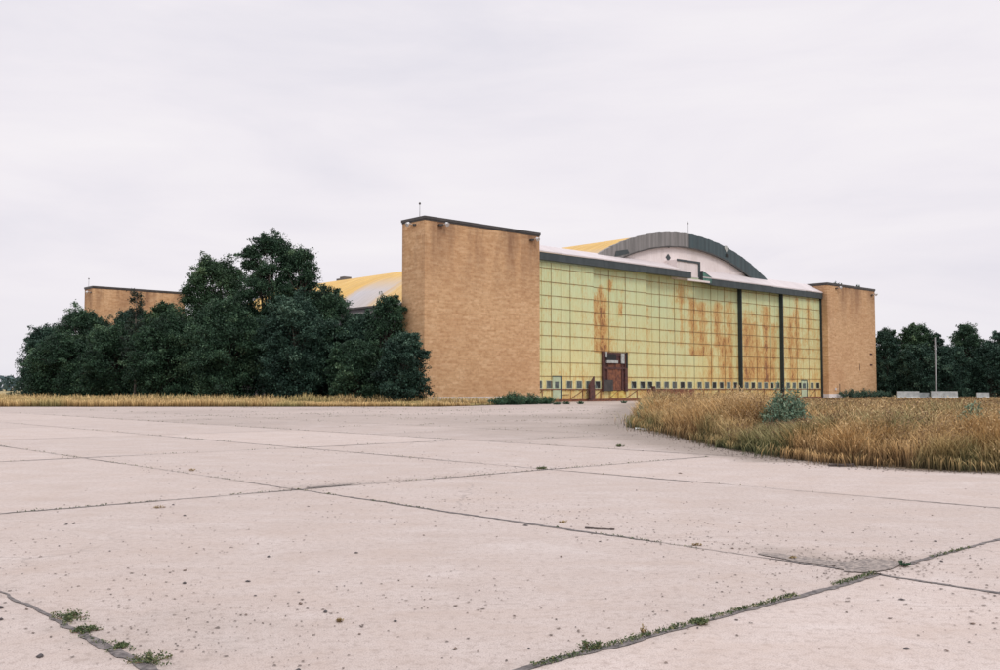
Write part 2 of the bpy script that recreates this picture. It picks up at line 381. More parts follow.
# terrain far out
def sheet_poly(name,P,z,mat):
    me=bpy.data.meshes.new(name); me.from_pydata([(x,y,z) for x,y in P],[],[tuple(range(len(P)))]); me.materials.append(mat); me.update()
    return tag(link(bpy.data.objects.new(name,me)),kind='structure')
M['far_ground']=simple('far_dry_ground',(.40,.31,.15),(.26,.22,.10),.05,.95)
sheet_poly('terrain',[(-3000,-3000),(3000,-3000),(3000,4000),(-3000,4000)],-.03,M['far_ground'])
def jitter_poly(P,step,amp,seed):
    out=[]
    for i in range(len(P)):
        a=P[i]; b=P[(i+1)%len(P)]; L=math.hypot(b[0]-a[0],b[1]-a[1])
        if L>60: out.append(a); continue
        k=max(1,int(L/step))
        for j in range(k):
            t=j/k; x=a[0]+(b[0]-a[0])*t; y=a[1]+(b[1]-a[1])*t
            s=(float(vn(x,y,1.2,seed))-.5)*2*amp; q=(float(vn(x,y,1.2,seed+9))-.5)*2*amp
            out.append((x+s,y+q))
    return out
sheet_poly('island_soil',jitter_poly(ISL,.35,.22,3),.006,M['soil'])
LEFT=[(-150,82.2),(-42,82.2),(-24,82.0),(-14,82.3),(-5.1,82.6),(-1.5,88),(0.4,92),(3.2,98.5),(6.4,104.6),(5,108),(-10,98),(-40,130),(-80,158),(-150,158)]
sheet_poly('verge_soil',jitter_poly(LEFT,.8,.35,5),.006,M['soil'])

# joints: irregular ribbons of filler and dirt
def ribbon(mb, a, b, fixed_u, w0, seed, z=.005, thin=.35):
    # a,b range along the joint, fixed coordinate; direction 'u' fixed or 'v' fixed
    c,is_u=fixed_u; n=int(abs(b-a)/(.05 if w0>.07 else .12)); prev=None
    for i in range(n+1):
        s=a+(b-a)*i/n
        off=(float(fbm(s,seed,1.7,1))-.5)*.09+(float(vn(s,seed,.22,2))-.5)*.022
        k=float(fbm(s,seed*3.1,2.6,7)); k2=float(vn(s,seed,.3,4))*.6+.8*float(vn(s,seed,.07,6))-.2; off+=(float(vn(s,seed,.09,8))-.5)*.03
        w=w0*(.18+1.5*max(0,(k-thin))**.8)*(.6+.7*k2)
        if is_u: p=uv(c+off-w/2,s); q=uv(c+off+w/2,s)
        else: p=uv(s,c+off-w/2); q=uv(s,c+off+w/2)
        cur=((p[0],p[1],z),(q[0],q[1],z))
        if prev: mb.quad(prev[0],prev[1],cur[1],cur[0])
        prev=cur
mb=MB()
for (c,a,b,w) in ((-57.7,-79,-58,.095),(-51.95,-80,-38,.085),(-46.3,-78,-14,.075),(-63.45,-79,-40,.07),(-69.2,-79,-30,.07)): ribbon(mb,a,b,(c,True),w,abs(c))
for (c,a,b,w) in ((-72.52,-66,-51.9,.105),(-72.48,-51.35,-34,.09),(-63.05,-70,-41,.10),(-53.6,-72,-41,.09),(-44,-74,-41,.07)): ribbon(mb,a,b,(c,False),w,abs(c))
tag(mb.build('paving_joints',M['tar']),kind='structure')
mb=MB()
ribbon(mb,-80,6,(-40.5,True),.10,40.5)
for k in range(1,9): ribbon(mb,-74,-1,(-40.5+k*6.1,True),.075,k*3.3+90)
for k in range(0,14): ribbon(mb,-40.4,20,(-73+k*6.1,False),.075,k*2.7+60)
for c in (-34.5,-25,-15): ribbon(mb,-80,-41,(c,False),.07,abs(c))
for c in (-75,-81,-87): ribbon(mb,-70,-5,(c,True),.07,abs(c))
tag(mb.build('worn_paving_joints',M['tar2']),kind='structure')
# broken patch where two joints cross
def patch(name,cu,cv,ru,rv,seed,mat,z=.009):
    P=[]
    for i in range(48):
        a=2*math.pi*i/48; r=.72+.55*float(fbm(math.cos(a)*2+5,math.sin(a)*2+5,.7,seed))
        P.append(uv(cu+math.cos(a)*ru*r*.9,cv+math.sin(a)*rv*r*.9))
    sheet_poly(name,P,z,mat)
patch('broken_patch',-51.62,-72.28,.44,.24,3,M['gravel'])
patch('broken_patch',-51.75,-71.75,.15,.55,5,M['gravel'],.0075)
patch('broken_patch',-51.25,-62.9,.55,.10,7,M['gravel'],.0085)

# ------------------------------------------------------------------ loose debris
def rock_arrays(n,cx,cy,size,rng,flat=.55):
    # low octahedral stones, each jittered
    base=np.array([(1,0,0),(.3,.95,.1),(-.8,.6,0),(-.85,-.55,.1),(.25,-.95,0),(-.25,.1,.75),(.1,.1,-.3)],float)
    tri=np.array([(0,1,5),(1,2,5),(2,3,5),(3,4,5),(4,0,5),(1,0,6),(2,1,6),(3,2,6),(4,3,6),(0,4,6)])
    B=base[None]*(1+rng.normal(0,.18,(n,7,3)))
    a=rng.random(n)*6.28; c,s=np.cos(a)[:,None],np.sin(a)[:,None]
    el=1+rng.random(n)[:,None]*.9
    x=B[:,:,0]*el; y=B[:,:,1]
    X=(x*c-y*s)*size[:,None]+cx[:,None]; Y=(x*s+y*c)*size[:,None]+cy[:,None]; Z=B[:,:,2]*size[:,None]*flat+.006
    V=np.stack([X,Y,Z],-1).reshape(-1,3); F=(tri[None]+np.arange(n)[:,None,None]*7).reshape(-1,3)
    return V,F
def make_pebbles():
    rng=np.random.default_rng(11); xs=[];ys=[];ss=[]
    def add(x,y,s): xs.append(x);ys.append(y);ss.append(s)
    n=4600
    Y=3.5/(1-rng.random(n)*(1-3.5/45)); X=(rng.random(n)-.5)*1.15*Y; S=.004+.006*rng.random(n)**2
    keep=(fbm(X,Y,2.5,4)>.44+.12*rng.random(n)); add(X[keep],Y[keep],S[keep]*1.2)
    for cu,cv,ru,rv,n,sc in ((-51.55,-72.3,.4,.27,420,1.),(-51.6,-70.8,.25,1.2,160,1),(-57.1,-70.4,.6,1.1,380,.8),(-51.0,-67.5,.7,3.2,330,1.),(-49.6,-62.9,2.2,.3,260,1.2),(-54,-72.3,2.2,.3,160,.9),(-51.5,-59,.5,3.0,160,1.2),(-46.4,-60,.3,4,120,1.4),(-44,-58,2.6,2.6,160,1.4)):
        U=rng.normal(cu,ru,n); W=rng.normal(cv,rv,n); x,y=uv(U,W); add(x,y,(.004+.009*rng.random(n)**2)*sc)
    # along the island edge
    n=900; t=rng.random(n)*12; i=t.astype(int); P=np.array(ISL); f=(t-i)[:,None]; p=P[i]*(1-f)+P[i+1]*f
    add(p[:,0]-np.abs(rng.normal(0,.6,n)),p[:,1]-np.abs(rng.normal(0,.25,n)),.01+.012*rng.random(n))
    x=np.concatenate(xs);y=np.concatenate(ys);s=np.concatenate(ss); m=y>3
    V,F=rock_arrays(m.sum(),x[m],y[m],s[m],rng)
    o=fast_mesh('gravel',V,F.ravel(),np.full(len(F),3),M['pebble'])
    tag(o,'fine gravel scattered thinly over the pale concrete','gravel',kind='stuff')
make_pebbles()
def stone(name,x,y,s,mat,label,group=None,seed=0):
    rng=np.random.default_rng(seed)
    V,F=rock_arrays(1,np.array([0.]),np.array([0.]),np.array([s]),rng,.7)
    o=fast_mesh(name,V,F.ravel(),np.full(len(F),3),mat); o.location=(x,y,0); return tag(o,label,'stone',group)
G='loose stones on the apron'
L1='small loose stone lying on the open concrete'
named=[(-3.64,7.18,.042,'stone','dark stone at the left edge of the concrete, just below the wide joint'),
 (-3.45,6.81,.036,'stone','dark stone left of the green crack weeds, nearest the bottom left joint'),
 (-3.42,7.12,.022,'stone2','thin brown stone beside the left joint, above the crack weeds'),
 (-2.08,8.13,.038,'stone','largest square dark stone on the open slab at lower left'),
 (-2.58,8.05,.032,'stone','dark stone on the lower left slab, second from the right of its pair'),
 (-2.76,8.61,.028,'stone2','flat brown stone above the pair of dark stones at lower left'),
 (2.49,6.06,.03,'stone','dark stone cluster piece near the bottom right corner'),
 (-2.74,5.89,.036,'stone','grey stone below the crack weeds in the bottom left corner'),
 (.3,11.4,.04,'stone','dark stone just before the long joint in the middle of the slab')]
for i,(x,y,s,m,l) in enumerate(named): stone('stone',x,y,s*.62,M[m],l,G,i+50)
rng=random.Random(5); s0=None
for i in range(90):
    y=4.5/(1-rng.random()*(1-4.5/34)); x=(rng.random()-.5)*.98*y
    if poly_inside(ISL,np.array([x]),np.array([y]))[0]: continue
    s=(.006+.009*rng.random()**1.8)*(1+y/26)
    stone('stone',x,y,s,M['stone' if rng.random()<.6 else 'stone2'],L1,G,i+200)
def strip(name,x,y,L,w,h,rz,mat,label,cat):
    mb=MB(); n=7
    for i in range(n):
        a=-L/2+L*i/n; b=a+L/n; k=.75+.4*rng.random()
        mb.box(a,b-.001,-w/2*k,w/2*k,.006,.006+h*(.7+.5*rng.random()))
    o=mb.build(name,mat); o.location=(x,y,0); o.rotation_euler=(0,0,rz); return tag(o,label,cat)
strip('wood_strip',1.13,11.12,.34,.035,.012,-.35,M['wood'],'thin dark wooden strip lying across the joint in the middle slab','wood strip')
strip('wood_board',6.98,20.0,.5,.12,.045,-.1,M['wood'],'dark flat board on the concrete in front of the tall grass','board')
mb=MB(); 
for i in range(8):
    a=i/8*1.1-.5; mb.prism([(-.35+i*.09,-.06,.01+.03*math.sin(i)),(-.26+i*.09,-.06,.01+.03*math.sin(i+1)),(-.26+i*.09,.06,.07+.02*math.sin(i*2)),(-.35+i*.09,.06,.06+.02*math.cos(i))],(0,.004,.006))
o=mb.build('litter_sheet',M['litter']); o.location=(5.55,37.6,0); o.rotation_euler=(0,0,-.3); tag(o,'white scrap of litter at the left tip of the tall grass','litter')

# ------------------------------------------------------------------ leaves
def leaf_arrays(C, size, rng, aspect=2.0, up=0.0, dirs=None):
    n=len(C)
    d=rng.normal(0,1,(n,3)) if dirs is None else dirs+rng.normal(0,.35,(n,3))
    d[:,2]+=up; d/=np.linalg.norm(d,axis=1,keepdims=True)+1e-9
    q=rng.normal(0,1,(n,3)); s=np.cross(d,q); s/=np.linalg.norm(s,axis=1,keepdims=True)+1e-9
    L=(size*(.6+.8*rng.random(n)))[:,None]; W=L/aspect
    V=np.stack([C-d*L/2, C+s*W/2, C+d*L/2, C-s*W/2],1).reshape(-1,3)
    F=np.arange(4*n)
    return V,F
def build_leaves(name,C,size,mat,rng,parent=None,r=None,aspect=2.0,up=0,dirs=None):
    V,F=leaf_arrays(C,size,rng,aspect,up,dirs); r=rng.random(len(C)) if r is None else r
    return fast_mesh(name,V,F,np.full(len(C),4),mat,parent,attrs={'r':np.repeat(r,4)})
def tree(x,y,h,w,label,group,seed,mat='leaf',leaf=.26,sprays=150,per=150,low=.0,open_=0,bark='bark',lean=0,cname='tree'):
    rng=np.random.default_rng(seed); root=empty(cname,(x,y,0)); tag(root,label,'tree',group)
    # trunk forks into a few main limbs
    mb=MB(); nl=rng.integers(3,6); tips=[]
    fork=h*.16; r0=.018*h+.08
    mb.tube([(0,0,-.1),(.05,0,fork*.5),(.0,.05,fork)],[r0*1.25,r0,r0*.9],9)
    for i in range(nl):
        a=2*math.pi*i/nl+rng.random(); sp=w*(.25+.35*rng.random()); top=h*(.72+.2*rng.random())
        if i==0: sp*=.2; top=h*.93
        pts=[]
        for k in range(6):
            t=k/5; rr=sp*t**.8
            pts.append((math.cos(a)*rr+rng.normal(0,.08)+lean*t,math.sin(a)*rr+rng.normal(0,.08),fork*.85+(top-fork)*t))
        mb.tube(pts,[r0*.62*(1-.85*k/5)+.01 for k in range(6)],7); tips.append(pts)
    C=[];R=[]
    def prof(fr): return (1-((fr-.42)/.58)**2.6)**.62 if fr>.42 else .90+.10*fr/.42
    nlob=int(12+w*4.2+h*.7); lobes=[]
    for k in range(nlob):
        fr=.05+.90*((k+.5)/nlob)**.92; rl=w*(.26+.17*rng.random())*(1.12-.40*fr); a=k*2.4+rng.random()*1.2
        rad=max(0,w*prof(min(fr,.97))-rl*.75)*(.35+.65*rng.random()**.5)
        lobes.append((np.array([math.cos(a)*rad+lean*fr,math.sin(a)*rad,min(h*fr,h-rl*.7)]),rl,rng.normal(0,.13)))
    for s in range(sprays):
        p0,rl,tone=lobes[s%nlob]; fr=p0[2]/h
        if open_ and rng.random()<open_*fr*fr: continue
        dv=rng.normal(0,1,3); dv[2]=abs(dv[2])*1.0-.35 if fr>.2 else dv[2]; dv/=np.linalg.norm(dv)
        p1=p0+dv*rl*(.75+1.15*rng.random()**2.0); m=int(per*(.55+.9*rng.random())*(1-.35*open_))
        t=rng.random(m)**.75
        c=p0[None]*(1-t[:,None])+p1[None]*t[:,None]
        c[:,2]+=np.sin(t*2.2)*.10*rl-.10*rl*t*t
        rad=(.17*rl+.17)*(1.30-.95*t)
        c+=rng.normal(0,1,(m,3))*rad[:,None]*np.array([1,1,.7])
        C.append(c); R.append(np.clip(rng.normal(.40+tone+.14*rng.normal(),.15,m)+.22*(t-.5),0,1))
        if s%4==0: mb.tube([tuple(p0),tuple(p0*.4+p1*.6)],[.04,.012],5,False)
    for (p0,rl,tone) in lobes:
        mb.tube([(0,0,min(p0[2]*.6,h*.5)),tuple(p0*.5+np.array([0,0,p0[2]*.35])),tuple(p0)],[.09,.06,.03],5,False)
    # loose outer leaves that close the crown between the limbs
    m=int(len(C)*per*.10*(1-open_)); a=rng.random(m)*6.28; fr=rng.random(m)**.8*.97; q=rng.random(m)**.5
    pr=np.array([prof(f) for f in fr]); lump=.78+.34*fbm(a*3+seed,fr*7,1.0,seed%9)
    C.append(np.stack([np.cos(a)*pr*q*w*lump+lean*fr,np.sin(a)*pr*q*w*lump,fr*h],1)); R.append(rng.random(m)*.7)
    # thin twigs breaking the outline at the top
    for s in range(10):
        a=rng.random()*6.28; rr=w*.5*rng.random(); z0=h*(.88+.06*rng.random())
        t=rng.random(26); p0=np.array([math.cos(a)*rr*.6+lean,math.sin(a)*rr*.6,z0]); d=np.array([math.cos(a)*.5,math.sin(a)*.5,1.0])*h*.075
        c=p0+t[:,None]*d; c+=rng.normal(0,.16,c.shape); C.append(c); R.append(rng.random(26))
    C=np.concatenate(C); R=np.concatenate(R); ok=C[:,2]>.05; C=C[ok];R=R[ok]
    mb.build('trunk',M[bark],root)
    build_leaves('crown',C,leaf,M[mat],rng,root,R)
    return root
GL='trees along the left side of the hangar'
LT=[(-58.2,125,9.4,3.9,'low dark tree at the far left end of the row','leaf2',0),
(-51.6,120,11.2,4.6,'round dark tree below the left corner of the rear brick tower','leaf',0),
(-46.2,122,11.3,4.0,'dark tree in front of the rear brick tower, left of the thin conifer','leaf2',0),
(-40.6,118,11.6,4.6,'lighter green tree right of the thin conifer, covering the rear tower base','leaf3',0),
(-32.9,112,16.6,4.9,'broad tall tree with a rounded top, just left of the tallest tree','leaf3',.05),
(-25.6,108,18.9,4.4,'tallest tree of the left row, ragged open top above all others','leaf',.04),
(-21.6,106,17.4,2.9,'slim open-topped tree leaning out right of the tallest tree','leaf',.12),
(-18.6,104,12.0,4.2,'dark dense tree below the left end of the yellow roof','leaf',0),
(-14.6,103,9.2,3.5,'low dark tree below the grey eave wall of the hangar','leaf2',0),
(-11.6,99,11.1,2.5,'narrow tree standing right up against the left face of the front brick tower','leaf',.0),
(-9.2,93,6.8,2.6,'bushy low tree covering the left corner foot of the front brick tower','leaf2',0),
(-28.6,101,10.6,4.4,'wide low tree in front of the tallest tree, left one of the front pair','leaf',0),
(-21.0,100,10.8,4.3,'wide low tree in front of the tallest tree, right one of the front pair','leaf2',0),
(-14.3,97,6.2,3.1,'low round tree between the wide front trees and the tower foot tree','leaf',0),
(-35.8,104,9.0,4.2,'low leafy tree in front of the broad tall tree','leaf',0),
(-43.5,110,8.6,4.3,'low spreading tree behind the bare foot of the thin conifer','leaf',0),
(-50.5,112,7.6,4.0,'low spreading tree in front of the round dark tree','leaf',0)]
for i,(x,y,h,w,l,m,op) in enumerate(LT):
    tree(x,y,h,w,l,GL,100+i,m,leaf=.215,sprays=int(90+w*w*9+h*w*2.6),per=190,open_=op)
# thin sparse conifer
def conifer(x,y,h):
    rng=np.random.default_rng(9); root=empty('conifer',(x,y,0)); tag(root,'thin sparse conifer with a bare pale trunk in front of the rear brick tower','tree')
    mb=MB(); mb.tube([(0,0,-.1),(.1,0,h*.3),(-.05,0,h*.7),(.0,0,h)],[.16,.12,.07,.015],8)
    C=[]
    for i in range(34):
        z=h*(.32+.66*i/34); a=i*2.4; L=(1.5*(1-(z/h))+.5)*(.55+.8*rng.random())
        e=np.array([math.cos(a)*L,math.sin(a)*L,z+.35]); mb.tube([(0,0,z),tuple(e)],[.03,.008],5,False)
        if rng.random()<.2 and z>h*.6: continue
        t=.35+.65*rng.random(150); c=np.array([0,0,z])*(1-t[:,None])+e*t[:,None]; c+=rng.normal(0,.19,c.shape); C.append(c)
    mb.build('trunk',M['palebark'],root); build_leaves('crown',np.concatenate(C),.2,M['needle'],rng,root)
conifer(-39.2,104.5,12.0)
GR='trees behind the concrete barriers'
RT=[(64.6,163,10.9,2.9,'dark tree emerging just right of the right brick tower','leaf2',0),
(67.4,169,12.0,3.1,'tree second from the right tower with a loose twiggy top','leaf',.3),
(70.4,166,12.2,3.2,'rounded tree left of the grey pole','leaf3',.2),
(73.9,171,12.9,3.1,'taller feathery tree directly left of the grey pole','leaf',.35),
(77.3,174,11.6,2.9,'narrow tree directly behind and right of the grey pole','leaf2',.2),
(79.6,166,12.5,3.3,'tallest pointed tree of the group right of the grey pole','leaf',.3),
(82.9,172,12.9,3.1,'tree with a broad light top near the right edge of the photo','leaf3',.4),
(86.0,167,11.3,3.3,'last full tree at the right edge of the photo','leaf2',.2),
(90.0,170,11.9,3.6,'tree mostly beyond the right edge of the photo','leaf',.2),
(94.5,170,12.6,3.8,'outermost tree beyond the right edge of the photo','leaf3',.2),
(68.8,160,8.6,3.5,'low dark tree behind the long pale barrier, left half','leaf2',0),
(74.6,161,8.4,3.6,'low dark tree behind the long pale barrier, at the pole','leaf2',0),
(80.6,160,8.8,3.7,'low dark tree in the gap between the two pale barriers','leaf2',0),
(86.5,160,8.4,3.7,'low dark tree behind the small right barrier','leaf2',0)]
for i,(x,y,h,w,l,m,op) in enumerate(RT):
    tree(x,y,h,w,l,GR,300+i,m,leaf=.27,sprays=int(60+w*w*9+h*w*2.2),per=130,open_=op)

# far woods on the horizon
def far_woods():
    rng=np.random.default_rng(21); C=[];n=26000
    a=np.radians(rng.uniform(-62,62,n)); d=640+rng.normal(0,14,n)
    hh=5.5+6.5*fbm(np.degrees(a),np.zeros(n),2.3,4,5)
    z=rng.random(n)**.8*hh
    C=np.stack([np.sin(a)*d,np.cos(a)*d,z],1)
    o=build_leaves('far_woods',C,3.6,M['farleaf'],rng,None); tag(o,'low bluish line of distant woods on the horizon at left','woods',kind='stuff')
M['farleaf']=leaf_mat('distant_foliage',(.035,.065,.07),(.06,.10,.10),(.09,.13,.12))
far_woods()

# ------------------------------------------------------------------ grasses
def blades(name,X,Y,H,W,K,mat,rng,label,cat,lean=.35,head=.0):
    n=len(X); a=rng.random(n)*2*math.pi; sx=np.cos(a)*W/2; sy=np.sin(a)*W/2
    b=vn(X,Y,1.3,61)*9+rng.normal(0,1.1,n); L=lean*H*rng.random(n); bx=np.cos(b)*L; by=np.sin(b)*L
    Z0=np.zeros(n)
    w1=.9; w2=.8
    P=[(X-sx,Y-sy,Z0,0),(X+sx,Y+sy,Z0,0),
       (X+bx*.3+sx*w1,Y+by*.3+sy*w1,H*.55,.55),(X+bx*.3-sx*w1,Y+by*.3-sy*w1,H*.55,.55),
       (X+bx*.65+sx*(w2+head),Y+by*.65+sy*(w2+head),H*.82,.84),(X+bx*.65-sx*(w2+head),Y+by*.65-sy*(w2+head),H*.82,.84),
       (X+bx,Y+by,H,1.0)]
    V=np.stack([np.stack(p[:3],1) for p in P],1).reshape(-1,3)
    i=np.arange(n)[:,None]*7
    loops=np.concatenate([i+np.array([[0,1,2,3]]),i+np.array([[3,2,4,5]]),i+np.array([[5,4,6]])],1).ravel()
    sizes=np.tile([4,4,3],n)
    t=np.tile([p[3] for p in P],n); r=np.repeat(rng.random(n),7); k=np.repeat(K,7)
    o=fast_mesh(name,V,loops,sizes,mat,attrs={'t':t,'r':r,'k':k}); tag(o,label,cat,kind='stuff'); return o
def scatter(n,x0,x1,y0,y1,rng): return rng.uniform(x0,x1,n),rng.uniform(y0,y1,n)
def island_grass():
    rng=np.random.default_rng(31); XS=[];YS=[];WS=[]
    # dense edge band
    P=np.array(ISL); segs=list(range(0,13))+[len(ISL)-1,len(ISL)-2]
    for i in segs:
        a=P[i]; b=P[(i+1)%len(P)]; L=np.hypot(*(b-a)); 
        if L>45: continue
        far=np.hypot(*((a+b)/2)); dens=900*min(1,(24/far)**1.4)
        n=int(L*1.5*dens); t=rng.random(n)[:,None]; d=(b-a)/L; nrm=np.array([-d[1],d[0]])
        if not poly_inside(ISL,*( ((a+b)/2+nrm*.3)[:,None]))[0]: nrm=-nrm
        q=a+(b-a)*t+nrm*np.abs(rng.random(n)[:,None])*1.5-nrm*rng.random(n)[:,None]**3*.28
        q+=nrm*((vn(q[:,0],q[:,1],1.1,3)[:,None]-.45)*.9+(vn(q[:,0],q[:,1],.4,33)[:,None]-.5)*.5)
        XS.append(q[:,0]);YS.append(q[:,1])
    # interior by distance
    for (y0,y1,x0,x1,dn) in ((16,30,5,24,330),(30,50,4,34,120),(50,80,6,56,32),(80,150,10,100,9)):
        x,y=scatter(int((y1-y0)*(x1-x0)*dn),x0,x1,y0,y1,rng); m=poly_inside(ISL,x,y)&(x<y*.62+4); XS.append(x[m]);YS.append(y[m])
    # stragglers thinning out over the edge
    a_=np.array(ISL); q_=rng.random(5200)*12.5; i_=q_.astype(int); f_=(q_-i_)[:,None]; p_=a_[i_]*(1-f_)+a_[i_+1]*f_
    ox=rng.normal(0,.34,len(p_)); oy=rng.normal(0,.24,len(p_)); kk=vn(p_[:,0],p_[:,1],.7,19)>.5
    XS.append((p_[:,0]+ox)[kk]);YS.append((p_[:,1]+oy)[kk])
    x=np.concatenate(XS);y=np.concatenate(YS)
    e0=poly_dist(ISL,x,y); keep=(e0>.75)|(fbm(x,y,.9,23)+.25*rng.random(len(x))>.50); x=x[keep];y=y[keep]; n=len(x)
    D=np.hypot(x,y); edge=poly_dist(ISL,x,y); out=~poly_inside(ISL,x,y)
    cl=.5+1.9*(fbm(x,y,2.2,6)-.5)+1.0*(fbm(x,y,.8,26)-.5); cl2=vn(x,y,.5,9)
    px=x/np.maximum(y,1); tall=sstep(.31,.25,px)*sstep(22,30,y)*(1-sstep(62,85,y))
    H=(.84-.16*sstep(30,50,y)-.34*sstep(45,80,y)-.10*sstep(80,130,y)+(.34+.28*sstep(45,60,y))*tall)*(.62+.55*cl+.18*cl2)*(.62+.5*rng.random(n))
    H*=.70+.30*sstep(0,1.0,edge+.6*(fbm(x,y,1.2,29)-.5)); H=np.where(out,H*.45,H)
    H*=1.0+.12*np.exp(-((x-12)/4)**2)*(y<26)
    for bx,by in ((7.75,26.2),(10.9,22.2),(11.7,21.8)): H*=1-.5*np.exp(-(((x-bx)/.7)**2+((y-by+.5)/1.3)**2))
    W=(.0032+.004*rng.random(n))*(1+D/24)
    K=np.clip(sstep(.49,.62,fbm(x,y,2.4,14))*1.0+.5*(1-sstep(0,.8,edge))*(fbm(x,y,1.5,16)>.53)+.2*rng.random(n),0,1)
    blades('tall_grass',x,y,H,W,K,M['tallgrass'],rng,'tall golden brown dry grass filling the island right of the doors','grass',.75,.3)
    # loose seed heads carried by the stalks
    m=(rng.random(n)<np.where(D<34,.42,.22)*(.12+.88*sstep(.1,1.1,edge)))&(~out); xs=x[m];ys=y[m];hs=H[m];k=7; q=len(xs)
    a=rng.random(q)*6.28; C=[]
    for j in range(k):
        C.append(np.stack([xs+rng.normal(0,.05,q),ys+rng.normal(0,.05,q),hs*(.70+.36*rng.random(q))],1))
    C=np.concatenate(C); Dk=np.tile(D[m],k); dr=np.zeros_like(C); dr[:,2]=.6
    rr=np.clip(np.tile(.5+1.7*(fbm(xs,ys,1.8,44)-.5)+.22*sstep(7,10,xs)*(ys<30)-.42*K[m],k)+rng.normal(0,.17,len(C)),0,1)
    V,F=leaf_arrays(C,.030*(1+Dk/26),rng,3.2,0,dr)
    o=fast_mesh('seed_heads',V,F,np.full(len(C),4),M['seed'],attrs={'r':np.repeat(rr,4)}); tag(o,'golden seed heads standing over the tall dry grass right of the doors','grass',kind='stuff')
island_grass()
def strip_grass():
    rng=np.random.default_rng(33); XS=[];YS=[]
    for (y0,y1,x0,x1,dn) in ((81.6,87,-60,1,95),(87,96,-70,3,22),(96,112,-80,8,16),(112,130,-90,-20,9),(130,158,-140,-60,4)):
        x,y=scatter(int((y1-y0)*(x1-x0)*dn),x0,x1,y0,y1,rng); m=poly_inside(LEFT,x+(vn(x,y,.8,2)-.5)*.5,y+(vn(x,y,1.3,4)-.5)*1.0)
        u_,v_=to_uv(x,y); m&=~((u_>-.3)&(v_>-.3)); XS.append(x[m]);YS.append(y[m])
    x=np.concatenate(XS);y=np.concatenate(YS);n=len(x)
    band=fbm(x,y,6,6)
    # a lower mown lane runs between the front tufts and the back stand
    H=np.where(y<86,.62,np.where(y<91,.42,.86))*(.35+.6*band+.6*vn(x,y,1.6,12))*(.65+.5*rng.random(n))
    H*=1-.35*sstep(-26,-8,x)*(y<92)
    H=np.where((x>-6)&(y>86),H*.72,H)
    W=.022+.03*rng.random(n); K=np.clip(sstep(.48,.7,fbm(x,y*2,5,15))+.3*rng.random(n)+.8*((y>86)&(y<91)),0,1)
    blades('dry_grass',x,y,H,W,K,M['stripgrass'],rng,'straw coloured dry grass strip between the apron and the left trees','grass',.3,.3)
strip_grass()

# ------------------------------------------------------------------ shrubs and weeds
def shrub(name,x,y,h,w,n,mat,label,cat,seed,leaf=.08,stems=26,group=None,aspect=3.0,spread=1.0,z0=.05,base_z=0):
    rng=np.random.default_rng(seed); root=empty(name,(x,y,base_z)); tag(root,label,cat,group)
    mb=MB(); C=[];D=[]; R=[]
    for i in range(stems):
        a=rng.random()*6.28; r=w*math.sqrt(rng.random())*spread; hh=h*(1-.55*(r/w)**1.6)*(.7+.4*rng.random())
        e=np.array([math.cos(a)*r,math.sin(a)*r,hh]); b=np.array([math.cos(a)*r*.35,math.sin(a)*r*.35,0])
        mb.tube([tuple(b),tuple(b*.5+e*.5-np.array([0,0,-.05*h])),tuple(e)],[.012,.009,.004] if h>.5 else [.004,.003,.002],4,False)
        m=n//stems; t=(.12+.9*rng.random(m))[:,None]; c=b*(1-t)+e*t+rng.normal(0,1,(m,3))*(.10*w)*(1.2-.6*t)
        C.append(c); d=(e-b)[None].repeat(m,0)*.5/np.linalg.norm(e-b); D.append(d+rng.normal(0,.5,(m,3))); R.append(np.clip(.25+.5*t[:,0]+rng.normal(0,.18,m),0,1))
    C=np.concatenate(C); C[:,2]=np.abs(C[:,2])+.01
    mb.build('stem',M['stem'],root)
    build_leaves('foliage',C,leaf,M[mat],rng,root,np.concatenate(R),aspect,0,np.concatenate(D))
    return root
shrub('sage_bush',7.75,26.6,1.74,.72,11000,'sage','pale grey-green bush rising out of the dry grass before the doors','bush',1,.10,90,aspect=3.2)
shrub('sage_bush',10.75,22.2,1.28,.46,5600,'sage','soft grey-green bush in the dry grass at the right edge','bush',2,.10,46,aspect=4)
shrub('sage_bush',11.5,21.9,1.2,.42,4200,'sage','second grey-green bush half beyond the right edge of the photo','bush',4,.10,36,aspect=4)
shrub('sage_bush',5.95,40.6,.95,.42,1100,'sage','small grey-green weed at the left tip of the dry grass island','bush',3,.10,24,aspect=4)
shrub('green_bush',1.2,92.6,1.25,1.5,5200,'bush','low green bush before the right half of the front brick tower','bush',5,.16,50)
shrub('green_bush',2.9,94.8,1.15,1.3,4200,'bush','low green bush directly left of the pedestrian door','bush',6,.16,44)
shrub('green_bush',4.6,96.8,.75,1.2,2600,'bush','small sprawling green bush in front of the pedestrian door','bush',7,.15,34)
shrub('green_bush',-.2,91.4,.85,1.0,2200,'bush','leftmost low green bush at the foot of the front brick tower','bush',8,.15,30)
for i,(x,y,w_) in enumerate(((5.4,93.4,.5),(6.6,95.2,.6),(7.9,96.0,.45),(12.9,101.5,.4))):
    shrub('green_weed',x,y,.28,w_,420,'bush',['small green tuft on the paving right of the bushes','green tuft between the bushes and the door rail','outermost green tuft near the door rail','lone green tuft before the rusty hatch'][i],'weed',20+i,.12,12)
ux=[(80.5,-1.2),(82.6,-1.5),(85.4,-1.3),(87.9,-1.6),(90.4,-1.2),(92.8,-1.5),(95.4,-1.1)]
